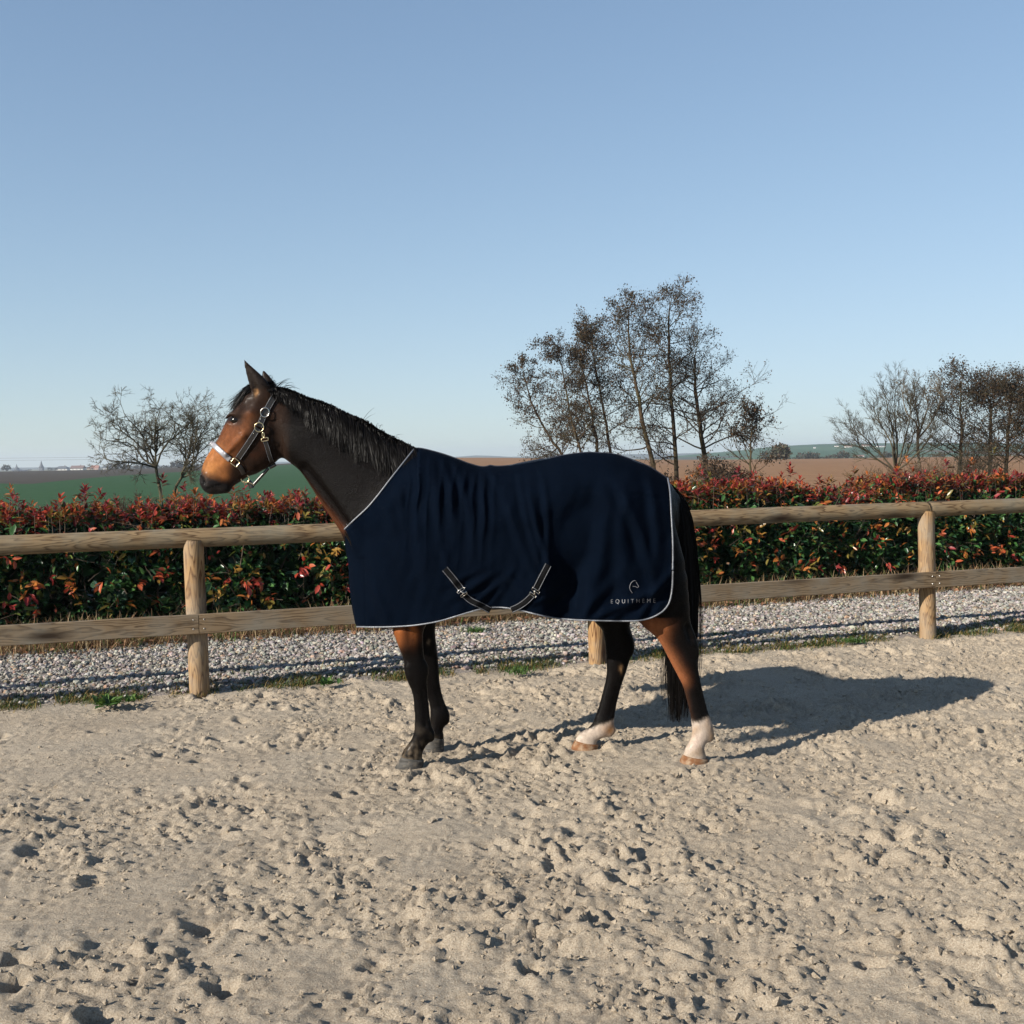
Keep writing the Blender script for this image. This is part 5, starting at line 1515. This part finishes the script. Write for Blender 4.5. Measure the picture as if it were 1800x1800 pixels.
def fold(px_, py_):
    """creases of the fleece, metres outward"""
    f = np.zeros_like(px_)
    top = np.interp(px_, top_line[:, 0], top_line[:, 1]); t = (py_ - top)
    wx = px_ + 5 * noise2(px_ / 60, py_ / 90, 1) + .06 * t
    a1 = sstep(690, 730, px_) * sstep(900, 850, px_) * np.exp(-(t / 130) ** 2) * sstep(0, 18, t)
    ph = wx / 19.0
    f += .0065 * a1 * (1 - 2 * np.abs(np.sin(np.pi * ph + noise2(px_ / 80, py_ / 60, 2))) ** .6)
    for cx, cy, an, L_, w_, am in [(790, 850, 1.40, 90, 7, .010), (818, 870, 1.35, 100, 7, .010), (848, 850, 1.5, 70, 5, .010), (866, 832, 1.15, 22, 6, .012), (765, 870, 1.5, 120, 7, .007), (733, 870, 1.6, 120, 9, .006),
                                   (925, 900, 1.35, 90, 6, .010), (945, 930, 1.3, 80, 6, .011), (962, 905, 1.5, 100, 6, .009), (905, 930, 1.25, 70, 7, .007),
                                   (1060, 960, 1.75, 120, 16, .014), (1095, 930, 1.6, 120, 14, .011), (1130, 950, 1.25, 120, 10, .012), (1152, 900, 1.45, 90, 9, .010),
                                   (1120, 1058, -.55, 70, 7, .010), (1150, 1045, -.95, 60, 7, .012), (1085, 1068, -.45, 60, 7, .009), (1040, 1062, -.9, 50, 9, .010),
                                   (835, 1030, -.55, 42, 7, .008), (860, 1040, -.75, 36, 6, .007), (885, 1030, -1.0, 40, 7, .006), (815, 1015, -.45, 34, 6, .006), (910, 1030, .9, 34, 6, .006), (950, 1055, -.35, 30, 6, .007), (975, 1050, -.6, 32, 6, .007),
                                   (655, 1000, 1.45, 110, 9, .005), (670, 1065, 1.2, 60, 10, .007), (620, 1060, 1.5, 60, 5, .005), (700, 860, 1.35, 70, 7, .006), (680, 900, 1.2, 90, 9, .005)]:
        dx, dy = px_ - cx, py_ - cy
        l_ = dx * math.cos(an) + dy * math.sin(an); c_ = -dx * math.sin(an) + dy * math.cos(an) + .0016 * l_ ** 2 * (1 if cx % 2 else -1) * .5
        f += am * np.exp(-(l_ / L_) ** 2) * (np.exp(-(c_ / w_) ** 2) - .75 * np.exp(-((c_ - 1.6 * w_) / w_) ** 2))
    # hollow of the flank in front of the stifle, and the belly pulled in by the surcingles
    f += -.045 * np.exp(-((wx - 1018 + .10 * (py_ - 950)) / 26) ** 2) * sstep(850, 950, py_)
    f += -.030 * np.exp(-((px_ - 868) / 60) ** 2) * sstep(985, 1075, py_)
    f += -.020 * np.exp(-((px_ - 1010) / 16) ** 2) * sstep(1000, 1040, py_)
    f += .012 * noise2(px_ / 70, py_ / 95, 5) * sstep(20, 90, t) + .0035 * noise2(px_ / 20 + py_ / 70, py_ / 45, 7) * sstep(10, 60, t)
    f += -.004 * np.exp(-((px_ - 641 - .02 * (py_ - 1000)) / 1.6) ** 2) * (py_ > 905)            # seam of the front panel
    f += -.004 * np.exp(-((py_ - 872 - .15 * (px_ - 1140)) / 1.8) ** 2) * sstep(1108, 1116, px_)    # seam at the croup
    return f

def rug_w(px_, py_):
    """half-width of the rug over the side view"""
    px_, py_ = np.asarray(px_, float), np.asarray(py_, float)
    wm = np.interp(px_, [560, 605, 660, 700, 760, 850, 950, 1030, 1100, 1150, 1185], [.19, .215, .25, .28, .315, .35, .355, .345, .335, .318, .300])
    t = np.clip((py_ - np.interp(px_, top_line[:, 0], top_line[:, 1])) / 98, 0, 9)
    gq = np.sqrt(np.clip(1 - (1 - np.minimum(t, 1)) ** 2.25, 0, 1))
    fd = np.clip((px_ - np.interp(py_, fr_line[:, 1], fr_line[:, 0])) / 78, 0, 1)
    hq = np.sqrt(np.clip(1 - (1 - fd) ** 2.1, 0, 1))
    w_ = wm * gq * hq * (1 - .022 * np.clip(t - 1.1, 0, 3) ** 1.3)
    w_ = w_ + 1.6 * fold(px_, py_) * np.minimum(gq, hq)
    P_ = np.empty(px_.shape + (3,)); Yc = Y0 - w_
    d_ = fw + RT * ((px_ - 900) / F)[..., None] + UP * ((900 - py_) / F)[..., None]
    P_ = CAM + d_ * (Yc / d_[..., 1])[..., None]
    body = Y0 - near_y(P_[..., 0], P_[..., 2])
    nl = np.array(neckl, float)
    tneck = py_ - np.interp(px_, nl[:, 0], nl[:, 1])
    onneck = np.exp(-(np.maximum(tneck, 0) / 42) ** 2) * (px_ < 735)
    w_ = w_ * (1 - onneck) + (body + .014) * onneck
    lim = (body + .013) * np.minimum(1, np.maximum(gq, hq) * 3)
    lim = lim * sstep(.0, .06, body)
    k_ = .022
    h_ = np.clip(.5 + .5 * (w_ - lim) / k_, 0, 1)
    return lim * (1 - h_) + w_ * h_ + k_ * h_ * (1 - h_) * np.minimum(gq, hq)

def rug_pt(px_, py_, off=0.0):
    px_, py_ = np.asarray(px_, float), np.asarray(py_, float)
    d_ = fw + RT * ((px_ - 900) / F)[..., None] + UP * ((900 - py_) / F)[..., None]
    Yc = Y0 - rug_w(px_, py_) - off
    return CAM + d_ * (Yc / d_[..., 1])[..., None]

NU, NV = 240, 124
un = np.linspace(0, 1, NU); us = un ** 1.5; vn = np.linspace(0, 1, NV); vs = vn ** 1.7
nlen = np.linalg.norm(np.diff(np.array(neckl), axis=0), axis=1).sum(); slen = np.linalg.norm(np.diff(np.array(spine), axis=0), axis=1).sum()
topc = np.vstack([crom(neckl, 60), crom(spine, 140)[1:]])
T_, B_ = arclen(topc, us), arclen(crom(hem, 160), us)
L_, Rr_ = arclen(crom(front, 60), vs), arclen(crom(rear, 80), vs)
u_, v_ = us[:, None, None], vs[None, :, None]
PX = (1 - v_) * T_[:, None] + v_ * B_[:, None] + (1 - u_) * L_[None] + u_ * Rr_[None] - ((1 - u_) * (1 - v_) * T_[0] + u_ * (1 - v_) * T_[-1] + (1 - u_) * v_ * B_[0] + u_ * v_ * B_[-1])
near_s = rug_pt(PX[..., 0], PX[..., 1])
near_s[0, :, 1] = Y0; near_s[(us[:, None] * 0 + (T_[:, None, 0] > 729)).astype(bool)[:, 0], 0, 1] = Y0
far_s = near_s.copy(); far_s[..., 1] = 2 * Y0 - far_s[..., 1]
fleece = NT('navy_fleece'); v = fleece.coord()
fz1 = fleece.noise(v, 260, 4, .7); fz2 = fleece.noise(v, 9, 4)
fleece.p(color=fleece.mix(fleece.math('ADD', fleece.math('MULTIPLY', fz2, .6), fleece.math('MULTIPLY', fleece.noise(v, 45, 4, .7), .4)), (.0003, .0010, .0028), (.0018, .0043, .0102)), rough=.95, spec=.02)
fb = fleece.bump(fz1, .35, .003); fleece.bump(fleece.noise(v, 60, 3), .25, .006, fb)
rug = empty('horse_rug', (0, Y0, near_s[..., 2].min()), 'navy blue fleece rug with silver piping worn by the bay horse', 'horse rug')
V = np.concatenate([near_s.reshape(-1, 3), far_s.reshape(-1, 3)])
sheet = mesh_obj('sheet', V, np.concatenate([grid_faces(NU, NV, True), grid_faces(NU, NV, False, NU * NV)]), fleece.m, rug)
so = sheet.modifiers.new('thickness', 'SOLIDIFY'); so.thickness = .006; so.offset = -1
silver = NT('silver_cord'); v = silver.coord(); sw_ = silver.noise(v, 300, 3)
silver.p(color=silver.ramp(sw_, [(.3, (.05, .055, .07)), (.65, (.24, .25, .27))]), rough=.4, spec=.6, metal=.25); silver.bump(sw_, .6, .004)
navy = plain('navy_binding', (.006, .009, .02), .7)
blackweb = plain('black_webbing', (.004, .004, .0045), .85, .2, 200, spec=.08)
metal = NT('nickel'); metal.p(color=(.55, .52, .47), metal=1.0, rough=.25)
brass = NT('brass'); brass.p(color=(.62, .50, .30), metal=1.0, rough=.28)

def edge_tube(P, r, name, mat, parent, sides=6):
    V, q = tubes(P[None], np.full((1, len(P)), r), sides, True)
    return mesh_obj(name, V, q, mat, parent)
nneck = int((T_[:, 0] <= 729).sum())
e_neck = near_s[:nneck, 0] + [0, -.002, 0]
e_hem = near_s[:, -1] + [0, -.001, -.002]; e_rear = near_s[-1] + [.002, -.001, 0]
e_low = np.vstack([e_hem, e_rear[::-1][1:]])
mir = lambda P: np.c_[P[:, 0], 2 * Y0 - P[:, 1], P[:, 2]]
for nm, E_, m_ in (('neck', e_neck, 1), ('hem', e_low, 1)):
    E2 = arclen(E_, 260)
    edge_tube(E2, .0046, 'piping', silver.m, rug)
    edge_tube(arclen(mir(E_), 200), .0062, 'piping', silver.m, rug)
sp_ = near_s[nneck:, 0]
edge_tube(arclen(sp_, 200) + [0, 0, .001], .0042, 'binding', navy, rug)

def strip_on(ptsf, width_px, off, name, mat, parent, lines=True, wob=None):
    """flat strap over the rug: centre line px points"""
    c = arclen(crom(ptsf, 40), 40)
    d_ = np.gradient(c, axis=0); d_ /= np.linalg.norm(d_, axis=1, keepdims=True); nrm = np.c_[-d_[:, 1], d_[:, 0]]
    ks = np.array([-.5, -.47, 0, .47, .5]) * width_px
    px_ = c[:, None] + nrm[:, None] * ks[None, :, None]
    V0 = rug_pt(px_[..., 0], px_[..., 1], off); V0[:, 0, 1] += .003; V0[:, -1, 1] += .003
    o = mesh_obj(name, V0.reshape(-1, 3), grid_faces(40, 5), mat, parent)
    sm = o.modifiers.new('thickness', 'SOLIDIFY'); sm.thickness = .003; sm.offset = 0
    if lines:
        for k_ in (-.43, .43):
            pp = c + nrm * width_px * k_
            edge_tube(rug_pt(pp[:, 0], pp[:, 1], off + .0025), .0016, 'stitching', silver.m, o, 4)
    return o
strip_on([(782, 1000), (797, 1018), (811, 1036)], 12, .006, 'strap', blackweb, rug)
strip_on([(964, 993), (953, 1014), (942, 1036)], 12, .006, 'strap', blackweb, rug)
strip_on([(816, 1046), (828, 1056), (845, 1064), (862, 1073)], 11, .012, 'strap', blackweb, rug)
strip_on([(936, 1046), (925, 1057), (912, 1066), (899, 1072)], 11, .012, 'strap', blackweb, rug)
# surcingles crossing under the belly
for x0, x1 in ((864, 905), (898, 860)):
    a_ = rug_pt(np.array([x0 * 1.0]), np.array([1070.0]))[0]
    P = np.array([a_, [a_[0] * .7 + at(x1, 1074, Y0)[0] * .3, Y0 - .17, a_[2] - .018], [at((x0 + x1) / 2, 1074, Y0)[0], Y0, a_[2] - .012], [at(x1, 1074, Y0)[0], Y0 + .18, a_[2] - .0], [at(x1, 1074, Y0)[0] + (x1 - x0) * .001, Y0 + .30, a_[2] + .06]])
    c = crom(P, 20); sd = np.array([.017, .006, 0]); V = np.stack([c - sd, c + sd], 1).reshape(-1, 3)
    o = mesh_obj('strap', V, grid_faces(20, 2), blackweb, rug); sm = o.modifiers.new('thickness', 'SOLIDIFY'); sm.thickness = .003
for x_, y_, an in ((812.5, 1041, .95), (939.5, 1041.5, 2.15)):
    cx, sx = math.cos(an), math.sin(an)
    def loc(a_, b_): return (x_ + a_ * cx - b_ * sx, y_ + a_ * sx + b_ * cx)
    def ring(w_, h_, ao):
        q_ = np.array([loc(ao + a_ * h_, b_ * w_) for a_, b_ in [(-1, -1), (-1, 0), (-1, 1), (0, 1), (1, 1), (1, 0), (1, -1), (0, -1), (-1, -1)]])
        return rug_pt(q_[:, 0], q_[:, 1], .016)
    bk = edge_tube(ring(7.5, 2.0, -4), .0022, 'buckle', metal.m, rug)
    edge_tube(ring(6.5, 1.8, 5), .0022, 'loop', metal.m, bk)
    q_ = np.array([loc(-4, 0), loc(-1, 1.5), loc(1, -1.5), loc(4, 0)]); edge_tube(rug_pt(q_[:, 0], q_[:, 1], .02), .004, 'hook', metal.m, bk)

# embroidered emblem and lettering
thread = plain('silver_thread', (.17, .17, .185), .5, .15, 400)
em = None
for st in ([(1111.5, 1042.5), (1108.5, 1038), (1107, 1034), (1107.5, 1029), (1110, 1024), (1113.5, 1021.2), (1116.5, 1020.3), (1117.8, 1021.2)], [(1118.3, 1023.2), (1120.5, 1027), (1122.3, 1030), (1122.7, 1031), (1121.2, 1032.3), (1120, 1032.8), (1117.5, 1031.3), (1115, 1031), (1112.5, 1030.6)]):
    c = arclen(crom(st, 40), 40)
    o = edge_tube(rug_pt(c[:, 0], c[:, 1], .0025), .0015, 'emblem', thread, rug, 5)
fc = bpy.data.curves.new('lettering', 'FONT'); fc.body = 'EQUITH\u00c8ME'; fc.size = 10.0; fc.space_character = 1.75; fc.offset = -.2
fo = bpy.data.objects.new('lettering', fc); COL.objects.link(fo)
dg = bpy.context.evaluated_depsgraph_get()
tm = bpy.data.meshes.new_from_object(fo.evaluated_get(dg)); bpy.data.objects.remove(fo)
import bmesh
bm = bmesh.new(); bm.from_mesh(tm); bmesh.ops.triangulate(bm, faces=bm.faces[:]); bmesh.ops.subdivide_edges(bm, edges=[e for e in bm.edges if e.calc_length() > 1.5], cuts=2); bmesh.ops.triangulate(bm, faces=bm.faces[:])
co = np.array([v_.co[:] for v_ in bm.verts]); fcs = np.array([[v_.index for v_ in f_.verts] for f_ in bm.faces]); bm.free()
wd_ = co[:, 0].max() - co[:, 0].min()
tx = 1074 + (co[:, 0] - co[:, 0].min()) / wd_ * 78
ty = 1060.8 - .018 * (tx - 1074) - co[:, 1] * (7.6 / 7.3)
mesh_obj('lettering', rug_pt(tx, ty, .0028), fcs, thread, rug, smooth=False)

# ------------------------------------------------------------------ head collar
leather = NT('dark_leather'); v = leather.coord(); ln_ = leather.noise(v, 120, 4)
leather.p(color=leather.mix(ln_, (.010, .008, .008), (.022, .017, .015)), rough=.32, spec=.55); leather.bump(ln_, .15, .002)
nose_leather = NT('sunlit_leather'); nose_leather.p(color=nose_leather.mix(nose_leather.noise(nose_leather.coord(), 60), (.19, .19, .21), (.27, .265, .28)), rough=.38, spec=.5, metal=.2)  # padded noseband leather, the sun's reflection put into its pale colour
collar = empty('head_collar', on_skin(430, 800)[0], 'dark leather head collar with pale stitched edges, padded noseband coloured as sunlit leather and brass fittings', 'head collar')
def skin_strap(pts, width_px, off, name, mat, parent, thick=.004, lines=None, n_=36):
    c = arclen(crom(pts, 60), n_)
    d_ = np.gradient(c, axis=0); d_ /= np.linalg.norm(d_, axis=1, keepdims=True); nrm = np.c_[-d_[:, 1], d_[:, 0]]
    ks = np.linspace(-.5, .5, 5) * width_px
    px_ = c[:, None] + nrm[:, None] * ks[None, :, None]
    V0 = on_skin(px_[..., 0].ravel(), px_[..., 1].ravel(), off).reshape(n_, 5, 3)
    V0[..., 1] = np.minimum(V0[..., 1], V0[:, 2:3, 1] + .02)
    for nm, W_ in (('near', V0), ('far', np.stack([V0[..., 0], 2 * Y0 - V0[..., 1], V0[..., 2]], -1))):
        o = mesh_obj(name, W_.reshape(-1, 3), grid_faces(n_, 5, nm == 'far'), mat, parent)
        sm = o.modifiers.new('thickness', 'SOLIDIFY'); sm.thickness = thick; sm.offset = 0
        if lines is not None:
            for k_ in (0, 4):
                sh = (.25 if k_ == 0 else -.25) * (W_[:, 1] - W_[:, 0])
                edge_tube(W_[:, k_] + sh * (1 if k_ == 0 else 1) + [0, -.003 if nm == 'near' else .003, 0], .0010, 'stitching', lines, o, 4)
    return o
skin_strap([(487, 686), (482, 698), (474, 712), (466, 727), (460, 741), (456, 750)], 10.5, .006, 'crown_strap', leather.m, collar, lines=silver.m)
skin_strap([(454, 753), (444, 769), (430, 790), (419, 806)], 10, .006, 'cheek_strap', leather.m, collar, lines=silver.m)
skin_strap([(373, 779.5), (378, 784), (390, 795), (405, 808.5)], 9.0, .006, 'noseband', nose_leather.m, collar, thick=.006, n_=24)
# noseband over the bridge of the nose
a_ = on_skin(373.5, 780.5, .007)[0]
th = np.linspace(-1, 1, 17)
brx = at(370.3, 779.6, Y0)
P = np.stack([brx[0] + (a_[0] - brx[0]) * np.abs(th) ** 2.4, Y0 + (Y0 - a_[1]) * th, brx[2] + (a_[2] - brx[2]) * np.abs(th) ** 2.4], 1)
ax_ = np.array([-.56, 0, -.80]); hw = .014
V = np.stack([P - ax_ * hw + [-.004, 0, .003], P + ax_ * hw + [-.004, 0, .003]], 1).reshape(-1, 3)
o = mesh_obj('noseband_bridge', V, grid_faces(17, 2), nose_leather.m, collar); sm = o.modifiers.new('thickness', 'SOLIDIFY'); sm.thickness = .006
skin_strap([(416, 817), (424, 824), (429, 834)], 8, .006, 'chin_strap', leather.m, collar, n_=12)
skin_strap([(466.5, 776), (470, 786), (474, 800), (478, 812)], 7.5, .006, 'throat_strap', leather.m, collar, lines=silver.m, n_=16)
def torus_px(cx, cy, rx, ry, tube_r, rot, name, mat, parent, off=.011, n_=28, square=False):
    t = np.linspace(0, 2 * np.pi, n_ + 1)
    ca, sa = np.cos(t), np.sin(t)
    if square:
        m_ = np.maximum(np.abs(ca), np.abs(sa)); ca, sa = ca / m_, sa / m_
    x_ = cx + rx * ca * math.cos(rot) - ry * sa * math.sin(rot); y_ = cy + rx * ca * math.sin(rot) + ry * sa * math.cos(rot)
    c = on_skin(np.array([cx]), np.array([cy]), off)[0]
    P = np.array([at(a_, b_, c[1]) for a_, b_ in zip(x_, y_)])
    o = None
    for W_ in (P, np.c_[P[:, 0], 2 * Y0 - P[:, 1], P[:, 2]]):
        V, q = tubes(W_[None], np.full((1, len(W_)), tube_r), 7)
        o = mesh_obj(name, V, q, mat, parent)
    return o
torus_px(465.7, 725, 7.6, 8.2, .0034, .35, 'buckle', metal.m, collar, .016)
torus_px(455.5, 751, 8.0, 8.0, .0030, 0, 'ring', brass.m, collar, .013)
torus_px(413.5, 813, 6.6, 5.6, .0030, .65, 'square_ring', brass.m, collar, .014, square=True)
torus_px(462.8, 765, 1.8, 5.0, .0030, -.1, 'snap_hook', brass.m, collar, .014)
torus_px(465.5, 772.5, 6.0, 2.6, .0026, -.2, 'snap_loop', brass.m, collar, .014, square=True)
# rivets
for x_, y_ in ((446, 762), (456.5, 742), (459, 737)):
    c = on_skin(x_, y_, .010)[0]; V, q = ball(c, .003, 1, 8, 6); mesh_obj('rivet', V, q, metal.m, collar)
# ring under the jaw, the leather piece hanging from it and the strap running back to the throat
def mid_tube(pts, r, name, mat, yoff=0.0, sides=7, n_=24):
    P = np.array([at(a_, b_, Y0 + yoff) for a_, b_ in arclen(crom(pts, 40), n_)])
    return edge_tube(P, r, name, mat, collar, sides)
t = np.linspace(0, 2 * np.pi, 30)
mid_tube([(431 + 7.2 * math.cos(a_), 841.5 + 7.2 * math.sin(a_)) for a_ in t], .0032, 'ring', brass.m, -.02, n_=30)
mid_tube([(427, 846), (433, 847), (441, 849), (447, 853)], .0035, 'ring_link', brass.m, -.02)
def mid_strap(pts, wpx, name, yoff):
    c = arclen(crom(pts, 30), 16); d_ = np.gradient(c, axis=0); d_ /= np.linalg.norm(d_, axis=1, keepdims=True); nrm = np.c_[-d_[:, 1], d_[:, 0]]
    V = np.stack([[at(*(p_ - q_ * wpx / 2), Y0 + yoff) for p_, q_ in zip(c, nrm)], [at(*(p_ + q_ * wpx / 2), Y0 + yoff) for p_, q_ in zip(c, nrm)]], 1).reshape(-1, 3)
    o = mesh_obj(name, V, grid_faces(16, 2), leather.m, collar); sm = o.modifiers.new('thickness', 'SOLIDIFY'); sm.thickness = .012; sm.offset = 0
    return o
mid_strap([(437, 846), (441, 852), (443, 858)], 8.5, 'chin_piece', -.012)
mid_strap([(445, 853), (453, 844), (464, 832), (472, 823)], 5, 'jaw_strap', -.015)
mid_strap([(474, 822), (480, 819), (485, 816)], 6, 'throat_buckle', -.02)

# ------------------------------------------------------------------ haze over the far country
hz = NT('haze_air')
pv = hz.n('VolumePrincipled', {'Color': (.80, .88, 1.0, 1), 'Density': .00022, 'Anisotropy': .2})
hz.t.nodes.remove(hz.b); hz.t.links.new(pv.outputs[0], hz.out.inputs['Volume'])
V, Fq = box(0, 2200, 20, 9400, 5400, 56)
tag(mesh_obj('haze', V, Fq, hz.m, smooth=False), 'thin pale haze over the fields', 'haze', kind='stuff')
